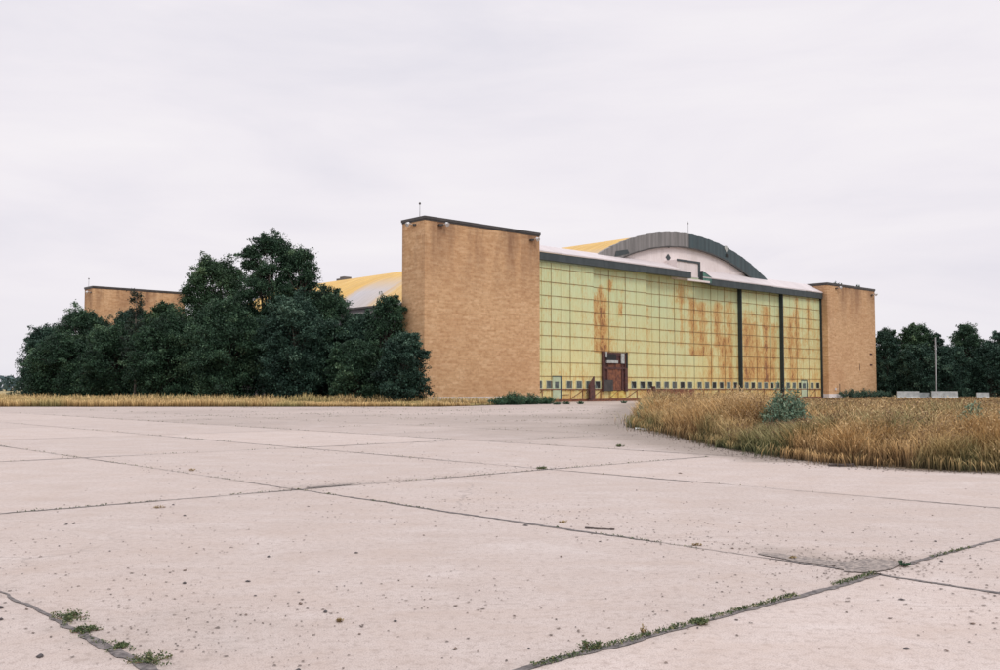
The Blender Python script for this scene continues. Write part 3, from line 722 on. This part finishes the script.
for i,(u,v) in enumerate(ux):
    x,y=uv(u,v)
    if i==0: continue
    shrub('dark_bush',x,y,1.35+.25*(i%2),1.5,1500,'leaf2','dark low bush number '+str(i)+' along the foot of the right tower' if False else
      ['','dark low bush at the left end of the right tower foot','dark low bush by the vertical slit of the right tower','dark taller bush under the middle of the right tower','dark low bush right of the middle of the right tower','dark bush near the right corner of the right tower','dark bush just beyond the right corner of the right tower'][i],'bush',40+i,.22,24)
# crack weeds
M_w=[(-3.0,6.82,.21,.06,'spreading green weed, upper left of those in the bottom left joint','weed'),
(-2.72,6.5,.15,.04,'small flat green weed, second down the bottom left joint','weed'),
(-2.33,6.09,.08,.04,'thin green weed, third down the bottom left joint','weed'),
(-2.05,5.79,.19,.07,'bushy green weed lowest in the bottom left joint','weed'),
(.55,6.08,.13,.09,'dense green weed in the joint at the bottom centre','weed'),
(1.36,6.70,.12,.05,'low green weed further up the bottom centre joint','weed'),
(3.62,8.83,.10,.10,'round bright green weed on the broken patch at the right','bush'),
(.76,11.66,.12,.04,'dry yellowish tuft in the middle joint above the wood strip','dryweed'),
(2.0,9.98,.11,.04,'dry yellowish tuft left of the broken patch','dryweed'),
(2.75,9.22,.09,.04,'small dry tuft touching the broken patch','dryweed'),
(-5.95,18.9,.16,.10,'small dry tuft on the long left joint','dryweed'),
(-4.55,13.1,.18,.05,'brownish tuft on the left cross joint','dryweed'),
(3.28,26.6,.22,.14,'green tuft beside the dirt near the island','weed'),
(.80,19.4,.2,.06,'small green tuft on the joint crossing in the middle distance','weed'),
(-1.1,6.75,.06,.05,'tiny weed standing alone on the front slab','dryweed'),
(.93,6.42,.07,.13,'spindly dry weed standing up from the bottom centre joint','dryweed')]
for i,(x,y,w,h,l,m) in enumerate(M_w):
    shrub('crack_weed',x,y,h*.45,w*(.7 if m!='dryweed' else .5),int(300+700*w) if m!='dryweed' else 70,m,l,'weed',60+i,.013*(1+y/25),12,'weeds growing in the paving joints',2.2)
# flat runners on the bottom left weeds
def crack_grass():
    rng=np.random.default_rng(77); C=[]; D=[]
    def along(fix,is_u,a,b,n,amp,hh):
        s=a+(b-a)*rng.random(n); keep=fbm(s,np.full(n,fix),.9,6)>.47; s=s[keep]; n=len(s)
        o=rng.normal(0,amp,n); x,y=(uv(fix+o,s) if is_u else uv(s,fix+o))
        C.append(np.stack([x,y,np.abs(rng.normal(0,hh,n))+.008],1))
    along(-72.5,False,-57.2,-51.9,2300,.02,.007); along(-57.7,True,-72.5,-68.6,500,.03,.006)
    along(-72.48,False,-51.3,-46,800,.02,.008); along(-63.05,False,-58,-51.9,260,.02,.008)
    along(-51.95,True,-62,-44,260,.02,.008); along(-51.95,True,-71,-63,420,.014,.005); along(-46.3,True,-69,-30,300,.03,.009)
    along(-53.6,False,-60,-41,380,.04,.011); along(-63.05,False,-50,-41,240,.03,.008); along(-40.5,True,-60,-10,400,.06,.012)
    for k in range(1,6): along(-40.5+k*6.1,True,-60,-4,420,.06,.03)
    for k in range(3,9): along(-73+k*6.1,False,-39,0,420,.06,.03)
    C=np.concatenate(C)
    sz=.017*(1+C[:,1]/24)
    V,F=leaf_arrays(C,sz,rng,2.4,.5); o=fast_mesh('joint_grass',V,F,np.full(len(C),4),M['weed'],attrs={'r':np.repeat(rng.random(len(C)),4)})
    tag(o,'thin green growth creeping along the paving joints','ground cover',kind='stuff')
crack_grass()
def runners():
    rng=np.random.default_rng(78); C=[]
    for (x,y,_,_,_,_) in M_w[:4]:
        for k in range(4):
            a=rng.random()*6.28; L=.05+.14*rng.random()**1.5; b=a+rng.normal(0,.5); n=int(90*L/.2)
            t=rng.random(n); px=x+np.cos(a+(b-a)*t)*L*t*1.3; py=y+np.sin(a+(b-a)*t)*L*t*1.5
            C.append(np.stack([px+rng.normal(0,.012,n),py+rng.normal(0,.012,n),np.abs(rng.normal(0,.008,n))+.008],1))
    C=np.concatenate(C); V,F=leaf_arrays(C,np.full(len(C),.015),rng,2.0); 
    o=fast_mesh('creeping_weeds',V,F,np.full(len(C),4),M['weed'],attrs={'r':np.repeat(rng.random(len(C)),4)}); tag(o,'green runners creeping out from the bottom left joint','ground cover',kind='stuff')
runners()

# ------------------------------------------------------------------ hangar
HG=empty('hangar',(OX,OY,0),ANG)
tag(HG,'old aircraft hangar with brick end towers, rusty yellow-green sliding doors and yellow barrel roof','hangar')
def floodlight(parent,x,y,z,dx,dy,white=True):
    mb=MB(); mb.bar((x,y,z),(x+dx*.35,y+dy*.35,z+.05),.07); 
    sx,sy=(1,0) if dx==0 else (0,1)
    cx,cy=x+dx*.4,y+dy*.4
    mb.tube([(cx,cy,z+.1),(cx+dx*.28,cy+dy*.28,z-.12)],[.12,.24],10)
    mb.build('floodlight',M['lamp'] if white else M['coping'],parent)
    mb=MB(); mb.bar((x+sx*-.7,y+sy*-.7+dy*.15,z-.15),(x+sx*-.2,y+sy*-.2+dy*.15,z-.1),.16,.2); mb.bar((x+sx*-.7,y+sy*-.7,z-.15),(x+sx*-.7,y+sy*-.7+dy*.2+.001,z-.15),.08)
    mb.build('lamp_bracket',M['coping'],parent)
def tower(u0,u1,v0,v1,H,lights,ant=None):
    b=MB().box(u0,u1,v0,v1,-.2,H-.28).build('brick_tower',M['brick'],HG)
    c=MB().box(u0-.1,u1+.1,v0-.1,v1+.1,H-.28,H); c.box(u0-.04,u1+.04,v0-.04,v1+.04,H-.42,H-.281); c.build('coping',M['coping'],b)
    MB().box(u0-.03,u1+.03,v0-.03,v0-.001,0,.7).box(u0-.03,u0-.001,v0-.001,v1+.03,0,.7).build('footing',M['cream'],b)
    for l in lights: floodlight(b,*l)
    if ant:
        m=MB(); m.tube([(ant[0],ant[1],H-.1),(ant[0],ant[1],H+1.45)],[.03,.02],6)
        m.tube([(ant[0],ant[1],H+1.4),(ant[0],ant[1],H+1.46),(ant[0],ant[1],H+1.58),(ant[0],ant[1],H+1.64)],[.04,.11,.11,.04],8); m.build('antenna',M['coping'],b)
    return b
t1=tower(0,16.26,0,3.75,18.92,[(2.42,0,18.3,0,-1),(15.4,0,18.1,0,-1),(0,2.1,18.3,-1,0)],(.6,1.6))
t2=tower(79.4,94.9,0,3.7,18.02,[(82.6,0,17.4,0,-1),(94.2,0,17.1,0,-1)])
MB().box(89.3,89.42,-.02,.001,4.4,5.5).build('wall_slot',M['glass_black'],t2)
MB().box(82.6,82.78,-.02,.001,.9,2.3).build('wall_slot',M['glass_black'],t2)
MB().box(92.8,93.6,-.03,.001,7.05,7.3).build('wall_slot',M['rust_dark'],t2)
MB().box(92.8,93.6,-.03,.001,5.25,5.5).build('wall_slot',M['rust_dark'],t2)
MB().box(81.2,81.5,-.12,.001,1.3,1.65).build('wall_lamp',M['lamp'],t2)
t3=tower(0,16.3,90.6,94.4,18.85,[(0,91.8,17.9,-1,0)],(.5,94.0))
# plants growing on the right tower roof
for i,(u,h,w) in enumerate(((84.6,.7,.55),(85.8,.55,.5),(91.6,.85,.35))):
    x,y=uv(u,1.2)
    shrub('roof_weed',x,y,h,w,260,'leaf2',['leftmost green weed tuft growing on top of the right brick tower','middle low weed tuft growing on top of the right brick tower','spiky weed near the right corner on top of the right brick tower'][i],'weed',90+i,.2,10,base_z=18.0)

# door leaves
STR=[(27.14,28.04,6.17,12.45,.6),(28.13,28.95,5.95,13.73,.75),(28.95,29.68,5.97,12.31,.62),(29.68,30.51,13.59,14.58,.85),(31.73,32.3,10.62,12.11,.85),
(46.87,48.21,6.02,13.43,.62),(49.12,50.49,6.07,13.16,.62),(52.47,53.77,7.53,13.36,.55),(55.7,56.67,1.8,13.54,.6),(50.95,52.12,2.01,6.8,.45),(54.01,55.46,2.02,8.28,.5),
(58.9,59.92,2.73,11.29,.58),(60.17,61.7,2.74,10.65,.5),(64.0,65.1,2.47,13.31,1.0),(65.91,67.26,2.78,10.89,.45),(61.96,63.26,2.75,8.54,.4),
(70.01,71.14,6.1,11.83,.72),(71.93,73.07,6.14,14.97,.6),(46.9,50.6,6.1,13,.18),(52.3,57.5,2.2,13,.18),(58.8,62.5,2.7,12.5,.22),(63.2,67.6,2.4,9,.15),(69.6,73.2,2.8,12.2,.2),(73.5,77,6,14,.12),(27.1,29.8,6,13,.28),(70.29,71.42,2.8,6.1,.78),(75.15,76.33,10.52,15.17,.4),(37.4,38.2,3,12,.25),(44.7,45.4,7,15,.35),(43.8,47,13,15.5,.3)]
ROWS=[1.46,2.95,4.52,6.05,7.57,9.12,10.68,12.15,13.72,15.3]
TOP=16.05
LEAVES=[(16.3,26.62,1.25,[19.36,22.52],[18.56]),(26.66,37.2,1.72,[29.9,33.0],[]),(37.24,47.8,2.2,[40.4,43.55],[]),(47.84,58.4,2.2,[51.72,54.9],[]),(58.44,68.6,1.72,[62.2,65.6],[]),(68.56,79.25,1.25,[72.3,75.7],[])]
def leaf(idx,u0,u1,v,cols):
    back=MB().box(u0,u1,v+.012,v+.44,.12,TOP+.25).build('door_leaf',M['teal'],HG)
    nx=int((u1-u0)/.12); nz=int((TOP-.12)/.12)
    us=np.linspace(u0+.02,u1-.02,nx); zs=np.linspace(.14,TOP+.2,nz); U,Z=np.meshgrid(us,zs)
    r=.12+.40*(fbm(U,Z*.35,1.2,idx+20)-.45)+.22*(1-sstep(1.2,1.6,Z))*vn(U,Z,.5,81)*2+.13*sstep(.45,.7,fbm(U,Z*.5,2.2,idx+60))*(1-sstep(7,12,Z))
    r+=.16*(1-sstep(2,6,Z))
    right=sstep(44,60,U); r+=right*.22*sstep(.4,.65,fbm(U,Z*.2,.9,40))*(Z<13.5)
    for (a,b,z0,z1,s) in STR:
        wob=(vn(Z,U*0+a,.9,3)-.5)*.3
        cen=(a+b)/2; hw=(b-a)/2
        m=np.exp(-(np.abs(U-cen-wob)/(hw*1.05))**2.4)*sstep(z0-.4,z0+.15,Z)*(1-sstep(z1-.1,z1+.5,Z))
        m*=.10+1.45*fbm(U*2.6,Z*.7,.62,50,5)**1.15*(.55+.9*vn(U,Z,1.1,51))
        r=np.maximum(r,0)+m*s*1.45+.10*s*np.exp(-((U-cen)/(hw*2.4))**2)*sstep(z0-.8,z0+.5,Z)*(1-sstep(z1-.6,z1+.3,Z))
    # streaks bleeding below each seam
    for k,zr in enumerate(ROWS[1:]):
        L=.25+1.1*vn(U,U*0+k,.5,70)**3; dz=zr-Z
        r+=np.where((dz>0)&(dz<L),.20*(1-dz/np.maximum(L,.05))*(vn(U,U*0+k*3,.9,71)>.5),0)
        r+=.30*np.exp(-(dz/.07)**2)*(vn(U,U*0+k*5,1.6,72))
    r=np.where(r>.6,.6+(r-.6)*.35,r)
    for c in cols: r+=.16*np.exp(-((U-c)/.12)**2)*vn(Z,Z*0+c,1.4,73)
    i=(np.arange(nx-1)[None,:]+np.arange(nz-1)[:,None]*nx); F=np.stack([i,i+1,i+1+nx,i+nx],-1).reshape(-1,4)
    fast_mesh('door_sheet',np.stack([U.ravel(),np.full(U.size,v),Z.ravel()],1),F.ravel(),np.full(len(F),4),M['door'],back,attrs={'rust':r.ravel()})
    s=MB(); rr=random.Random(idx)
    for k,z in enumerate(ROWS):
        x=u0
        for c in list(cols)+[u1]:
            zz=z+rr.uniform(-.015,.015); s.box(x+.02,c-.02,v-.035,v-.003,zz-.03,zz+.03); x=c
    for c in cols: s.box(c-.024,c+.024,v-.045,v-.006,.3,TOP)
    s.build('seams',M['seam'],back)
    hs=MB(); xs_=[u0]+list(cols)+[u1]
    for a,b in zip(xs_[:-1],xs_[1:]): hs.box((a+b)/2-.012,(a+b)/2+.012,v-.02,v-.004,1.55,TOP)
    hs.build('thin_seams',M['seam2'],back)
    # windows, six a leaf
    w=(u1-u0)/6.35
    for k in range(6):
        c=u0+w*(.62+k*1.02)+.05
        if idx==0 and k==1: c+=.0
        if idx==1 and k in (1,2,3): 
            if 28.2<c<33.1: continue
        fz0,fz1=1.60,2.42; hw=.44
        f=MB().box(c-hw-.1,c+hw+.1,v-.05,v-.004,fz1,fz1+.07).box(c-hw-.1,c+hw+.1,v-.07,v-.004,fz0-.09,fz0).box(c-hw-.1,c-hw,v-.05,v-.004,fz0,fz1).box(c+hw,c+hw+.1,v-.05,v-.004,fz0,fz1).build('window_frame',M['wframe'],back)
        black=rr.random()<(.0 if idx==0 else .45)
        p=MB().box(c-hw,c+hw,v-.016,v-.005,fz0,fz1); p.build('window_pane',M['glass_black' if black else 'glass_grey'],back)
        if black and rr.random()<.8:   # shard of glass left in the frame
            MB().prism([(c-hw*.9,v-.03,fz0),(c+hw*.2,v-.03,fz0),(c-hw*.9,v-.03,fz0+(fz1-fz0)*.9)],(0,.006,0)).build('glass_shard',M['glass_grey'],back)
    # bottom bay: peeling paint boards, braces and sill channel
    bt=MB(); xs=[u0]+list(cols)+[u1]
    br=MB()
    for a,b in zip(xs[:-1],xs[1:]):
        m=(a+b)/2
        br.bar((a+.1,v-.05,.40),(m,v-.05,1.30),.055,.05)
        if rr.random()<.5: br.bar((a+.3,v-.06,.8),(b-.3,v-.06,.8+rr.uniform(-.1,.1)),.07,.04)
        br.box(m-.04,m+.04,v-.09,v-.004,.3,1.42)
    br.box(u0,u1,v-.12,v-.004,1.40,1.52)
    br.build('brace',M['rust'],back)
    MB().box(u0,u1,v-.14,v+.46,.02,.30).build('bottom_channel',M['rust'],back)
    return back
LV=[leaf(i,*l[:4]) for i,l in enumerate(LEAVES)]
# hatch in leaf 2
v=1.72; L2=LV[1]
MB().box(28.5,33.0,v-.10,v-.05,1.3,5.95).build('hatch_board',M['rust_dark'],L2)
h=MB()
h.box(28.4,28.75,v-.30,v-.101,1.2,6.05).box(32.55,33.05,v-.30,v-.101,1.2,5.7).box(28.75,32.55,v-.26,v-.101,3.9,4.15)
h.box(29.25,29.4,v-.26,v-.101,1.4,3.9).box(31.95,32.1,v-.26,v-.101,1.4,5.2)
h.build('hatch_frame',M['rust_dark'],L2)
MB().box(29.5,31.9,v-.18,v-.101,1.35,4.55).box(30.9,31.85,v-.2,v-.181,1.6,4.4).build('hatch_door',M['rust'],L2)
MB().box(29.2,31.0,v-.22,v-.181,5.0,5.75).build('hatch_opening',M['glass_black'],L2)
MB().box(29.1,31.1,v-.42,v-.221,4.62,4.95).box(31.7,32.3,v-.42,v-.305,4.6,5.85).box(28.9,29.15,v-.36,v-.305,5.3,6.0).build('hatch_sill',M['lintel'],L2)
MB().box(28.6,30.2,v-.36,v-.305,1.25,2.6).build('control_box',M['coping'],L2)
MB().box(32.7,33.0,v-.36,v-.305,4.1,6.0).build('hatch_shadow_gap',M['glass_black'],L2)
# yellow low boards
MB().box(30.1,32.9,v-.06,v-.051,.35,1.3).build('lower_board',M['bottom_paint'],L2)
MB().box(37.3,47.7,2.09,2.10,.3,1.38).build('rusted_lower_board',M['rust'],LV[2])
for (k,v_) in ((0,1.19),(5,1.19)):
    u0,u1=LEAVES[k][:2]
# pedestrian doors
def pdoor(par,u0,u1,v,z1):
    MB().box(u0,u1,v-.10,v-.055,.32,z1).build('pedestrian_door',M['pdoor'],par)
    MB().box(u0+.35,u1-.3,v-.115,v-.101,1.6,2.35).build('pedestrian_window',M['glass_grey'],par)
    MB().box(u1,u1+.16,v-.14,v-.05,.3,z1+.1).box(u0-.02,u1,v-.14,v-.05,z1,z1+.1).build('door_frame',M['slate'],par)
pdoor(LV[0],19.5,20.75,1.25,2.9); pdoor(LV[5],73.3,74.8,1.25,2.75)
# end posts: edge of leaf 5, leaf 6 and jamb
MB().box(79.26,79.395,.95,1.9,0,15.5).build('door_jamb',M['teal'],HG)
MB().box(58.2,58.43,1.60,2.19,0,TOP).build('door_post',M['teal'],HG); MB().box(68.33,68.55,1.15,1.71,0,TOP).build('door_post',M['teal'],HG)
MB().box(16.3,79.2,.55,.85,-.05,.10).box(16.3,79.2,1.05,1.11,-.05,.12).build('door_rail',M['rust'],HG)
# rail stop
x,y=uv(25.65,.75); st=MB().box(-.42,.42,-.15,.15,0,1.9).prism([(-.42,-.10,1.9),(.42,-.10,1.9),(.40,-.10,2.9)],(0,.2,0)).box(-.7,.7,-.2,.2,0,.12).bar((-.9,0,.9),(-.1,0,1.9),.08)
o=st.build('rail_stop',M['rust_dark']); o.location=(x,y,.1); o.rotation_euler=(0,0,ANG); tag(o,'rusty pointed steel stop post on the door rail, left of the hatch','rail stop')
x,y=uv(37.2,.75); o=MB().box(-.15,.15,-.2,.2,0,1.75).box(-.5,.5,-.25,.25,0,.1).build('rail_stop',M['rust_dark']); o.location=(x,y,.1); o.rotation_euler=(0,0,ANG); tag(o,'plain rusty post on the door rail beside the edge of the tall grass','rail stop')
# headers
MB().box(16.3,45.4,.75,1.15,16.12,16.98).build('header_fascia',M['slate'],HG)
MB().box(50.6,79.35,.75,1.15,15.5,16.38).prism([(47.95,.75,17.35),(47.95,.75,15.75),(50.599,.75,15.5),(50.599,.75,16.38)],(0,.4,0)).build('header_fascia',M['slate'],HG)
MB().prism([(47.97,.74,17.2),(47.97,.74,16.0),(49.9,.74,15.75),(49.9,.74,16.5)],(0,-.02,0)).build('header_green_end',M['green_trim'],HG)
MB().box(16.3,79.3,1.151,3.3,16.32,16.42).build('soffit',M['white_roof'],HG)
MB().box(16.3,26.7,1.16,1.2,15.95,16.3).box(26.7,47.8,1.16,1.2,16.1,16.3).build('door_track',M['pdoor'],HG)
def slab(mb,u0,u1,v0,z0,v1,z1,t=.14): mb.prism([(u0,v0,z0),(u1,v0,z0),(u1,v1,z1),(u0,v1,z1)],(0,0,t))
s=MB(); slab(s,16.3,43.0,.70,16.99,3.4,18.12); s.build('lean_to_roof',M['white_roof'],HG)
s=MB(); slab(s,47.96,79.35,.70,16.39,3.4,17.85); s.build('lean_to_roof',M['white_roof'],HG)
dm=MB().box(43.0,47.9,1.25,3.35,15.95,18.5).build('tail_door',M['white_sheet'],HG)
MB().box(42.9,47.98,1.15,1.245,18.28,18.56).box(47.55,47.98,1.15,1.245,16.2,18.279).build('tail_door_frame',M['slate'],dm)
MB().box(44.4,49.2,.50,.74,15.72,15.98).build('ledge',M['white_sheet'],dm)
# arch
R0=40.7; ZC=22.4-R0; UC=47.85
def arch_band(name,t0,t1,ro,ri,v0,v1,mat,n=40,tops=None):
    m=MB(); k=0
    for i in range(n):
        a=math.radians(t0+(t1-t0)*i/n); b=math.radians(t0+(t1-t0)*(i+1)/n)
        ro1=ro+(.03*math.sin(i*1.7))
        P=[(UC+ro1*math.sin(a),v0,ZC+ro1*math.cos(a)),(UC+ro1*math.sin(b),v0,ZC+ro1*math.cos(b)),(UC+ri*math.sin(b),v0,ZC+ri*math.cos(b)),(UC+ri*math.sin(a),v0,ZC+ri*math.cos(a))]
        m.prism(P,(0,v1-v0,0))
    return m.build(name,mat,HG)
arch_band('arch_fascia',-29,-.1,R0+.15,R0-1.75,2.85,3.25,M['galv'])
fr=arch_band('arch_fascia',0,31,R0+.15,R0-1.75,2.85,3.25,M['fascia_teal'])
arch_band('arch_edge',-24,30,R0-1.70,R0-1.86,2.80,2.849,M['coping'])
# missing corner of the fascia, torn flashing
a=math.radians(12.2); cu,cz=UC+R0*math.sin(a),ZC+R0*math.cos(a)
MB().prism([(cu-.45,2.82,cz-.05),(cu+.05,2.82,cz-.65),(cu+.45,2.82,cz-.1),(cu+.2,2.82,cz+.28),(cu-.3,2.82,cz+.3)],(0,-.03,0)).build('torn_flashing',M['lintel'],HG)
MB().prism([(cu-.2,2.80,cz-1.25),(cu+.45,2.80,cz-1.3),(cu+.35,2.80,cz-.85),(cu-.05,2.80,cz-.8)],(0,-.02,0)).build('fascia_hole',M['glass_black'],HG)
MB().prism([(32.3,2.82,18.0),(35.2,2.82,18.7),(34.8,2.82,19.15),(32.6,2.82,18.75)],(0,-.03,0)).build('fascia_hole',M['slate'],HG)
P=[(UC+(R0-1.4)*math.sin(math.radians(t)),3.3,ZC+(R0-1.4)*math.cos(math.radians(t))) for t in np.linspace(-29,29,50)]
P=[(P[0][0],3.3,16.45)]+P+[(P[-1][0],3.3,16.45)]
MB().prism(P,(0,.12,0)).build('tympanum',M['white_sheet'],HG)
MB().prism([(43.2,3.28,19.0),(43.75,3.28,18.5),(44.3,3.28,19.0),(43.75,3.28,19.5)],(0,-.03,0)).build('diamond_vent',M['slate'],HG)
MB().box(43.6,43.95,3.2,3.299,20.3,20.5).build('soffit_lamp',M['coping'],HG)
MB().tube([(UC,3.0,22.4),(UC,3.0,24.3)],[.03,.02],6).tube([(UC,3.0,23.9),(UC,3.0,24.0),(UC,3.0,24.1)],[.03,.1,.03],6).build('antenna',M['coping'],HG)
# vault
t_e=38.1; m=MB(); nv=46; na=48
vs_=[3.25+ (90.6-3.25)*i/nv for i in range(nv+1)]; ts=[-t_e+2*t_e*i/na for i in range(na+1)]
for rr_ in (R0,R0-.2):
    for vv in vs_:
        for t in ts:
            k=math.radians(t); m.v.append((UC+rr_*math.sin(k),vv,ZC+rr_*math.cos(k)))
W_=na+1; off=(nv+1)*W_
for i in range(nv):
    for j in range(na):
        q=i*W_+j; m.f.append((q,q+1,q+1+W_,q+W_)); m.f.append((off+q+W_,off+q+1+W_,off+q+1,off+q))
for i in range(nv):
    for j in (0,na):
        q=i*W_+j; m.f.append((q,q+W_,off+q+W_,off+q))
for i in (0,nv):
    for j in range(na):
        q=i*W_+j; m.f.append((q,q+1,off+q+1,off+q))
vault=m.build('barrel_roof',M['yroof'],HG)
for p in vault.data.polygons: p.use_smooth=False
ue=UC-R0*math.sin(math.radians(t_e)); ze=ZC+R0*math.cos(math.radians(t_e))
e2=2*UC-ue
MB().box(ue-.35,ue+.05,3.3,90.6,ze-.32,ze-.05).build('eave',M['coping'],HG)
MB().box(ue+.1,ue+.5,3.4,90.5,0,ze-.1).build('side_wall',M['grey_wall'],HG)
MB().box(e2-.5,e2-.1,3.4,90.5,0,ze-.1).build('side_wall',M['grey_wall'],HG)
P=[(UC+(R0-.2)*math.sin(math.radians(t)),90.5,ZC+(R0-.2)*math.cos(math.radians(t))) for t in np.linspace(-t_e,t_e,40)]
MB().prism([(P[0][0],90.5,0)]+P+[(P[-1][0],90.5,0)],(0,-.3,0)).build('rear_wall',M['white_sheet'],HG)
MB().box(8,ue+.09,5,85,0,10.6).build('annex_wall',M['grey_wall'],HG)
MB().box(e2-.09,86,5,85,0,10.6).build('annex_wall',M['brick'],HG)
MB().box(7.8,ue+.09,4.8,85.2,10.6,10.9).build('annex_roof',M['galv'],HG); MB().box(e2-.09,86.2,4.8,85.2,10.6,10.9).build('annex_roof',M['galv'],HG)
MB().box(18,22.9,37.2,38.6,10.9,11.7).prism([(22.9,36.3,11.0),(19.2,37.2,11.0),(19.4,37.2,11.6),(22.9,36.3,14.0)],(0,.5,0)).prism([(22.3,44,11.6),(22.3,34.5,14.1),(22.3,33.9,13.4),(22.3,43.5,11.0)],(.35,0,0)).build('roof_brace',M['lintel'],HG)
# roof vents
MB().box(39.4,41.0,74.2,75.6,20,22.15).box(39.8,40.8,75.6,77.4,20,21.95).build('roof_vent',M['grey_wall'],HG)

# ------------------------------------------------------------------ pole, barriers
pr=empty('utility_pole',(67.2,150,0)); tag(pr,'tall grey bare pole standing in front of the right-hand trees','pole')
MB().tube([(0,0,0),(0,0,9.4)],[.15,.10],10).build('shaft',M['pole'],pr)
MB().bar((-.5,0,8.9),(.1,0,9.1),.07).build('bracket',M['coping'],pr)
def barrier(xa,xb,y,h,mat,label):
    L=xb-xa; m=MB(); m.prism([(-L/2,-.3,0),(-L/2,.3,0),(-L/2,.3,.15),(-L/2,.14,.4),(-L/2,.10,h),(-L/2,-.10,h),(-L/2,-.14,.4),(-L/2,-.3,.15)],(L,0,0))
    o=m.build('concrete_barrier',mat); o.location=((xa+xb)/2,y,0); return tag(o,label,'barrier','concrete barriers before the right-hand trees')
def bx_(p,y): return (p-500)/973*y
barrier(bx_(897,140),bx_(918.5,140),140,1.15,M['barrier'],'pale concrete barrier, left end of the long row')
barrier(bx_(919,140),bx_(930,140),140.5,.95,M['barrier_dark'],'darker short concrete barrier in the middle of the long row')
barrier(bx_(930.5,140),bx_(957,140),140,1.15,M['barrier'],'pale concrete barrier, right end of the long row behind the pole')
barrier(bx_(979,140),bx_(992,140),141,.95,M['barrier'],'small separate concrete barrier near the right edge')

# ------------------------------------------------------------------ light, sky, camera
w=bpy.data.worlds.new('World'); scene.world=w; w.use_nodes=True; nt=w.node_tree
bg=nt.nodes['Background']; bg.inputs['Strength'].default_value=.10
sky=nt.nodes.new('ShaderNodeTexSky'); sky.sky_type='NISHITA'; sky.sun_disc=False
SUN_EL=math.radians(52); SUN_AZ=math.radians(150)    # azimuth clockwise from +Y
sky.sun_elevation=SUN_EL; sky.sun_rotation=SUN_AZ; sky.air_density=1; sky.dust_density=2
tc=nt.nodes.new('ShaderNodeTexCoord'); mp=nt.nodes.new('ShaderNodeMapping'); mp.inputs['Scale'].default_value=(1.2,1.2,5.5)
nt.links.new(tc.outputs['Generated'],mp.inputs[0])
cn=noise(nt,mp.outputs[0],2.0,6,.55,.4)
sz=nt.nodes.new('ShaderNodeSeparateXYZ'); nt.links.new(tc.outputs['Generated'],sz.inputs[0])
cloud=ramp(nt,cn,[(.3,(.765,.742,.80)),(.5,(.845,.81,.85)),(.7,(.90,.866,.885))])
zr=ramp(nt,sz.outputs[2],[(.0,(.93,.945,.96)),(.10,(.995,.99,.99)),(.4,(1.0,1.0,1.0)),(.75,(1.45,1.45,1.45)),(1.,(1.75,1.75,1.75))])
sc=mix(nt,1.0,cloud,zr,'MULTIPLY'); sc=mix(nt,1.0,sc,(10.0,10.0,10.05),'MULTIPLY')
fin=mix(nt,.965,sky.outputs[0],sc); nt.links.new(fin,bg.inputs['Color'])
sd=bpy.data.lights.new('sun','SUN'); sd.energy=1.0; sd.angle=math.radians(14); sd.color=(1,.96,.9)
so=bpy.data.objects.new('sun',sd); link(so)
d=Vector((math.sin(SUN_AZ)*math.cos(SUN_EL),math.cos(SUN_AZ)*math.cos(SUN_EL),math.sin(SUN_EL)))
so.rotation_euler=d.to_track_quat('Z','Y').to_euler(); so.location=(0,-20,40)
cam=bpy.data.cameras.new('camera'); cam.lens=35; cam.sensor_width=36; cam.clip_end=6000; cam.clip_start=.05
co=bpy.data.objects.new('camera',cam); link(co); co.location=(0,0,1.6); co.rotation_euler=(math.radians(93.12),0,0); scene.camera=co
scene.view_settings.view_transform='Standard'; scene.view_settings.look='None'; scene.view_settings.exposure=.08; scene.view_settings.gamma=1
scene.render.resolution_x=1024; scene.render.resolution_y=686
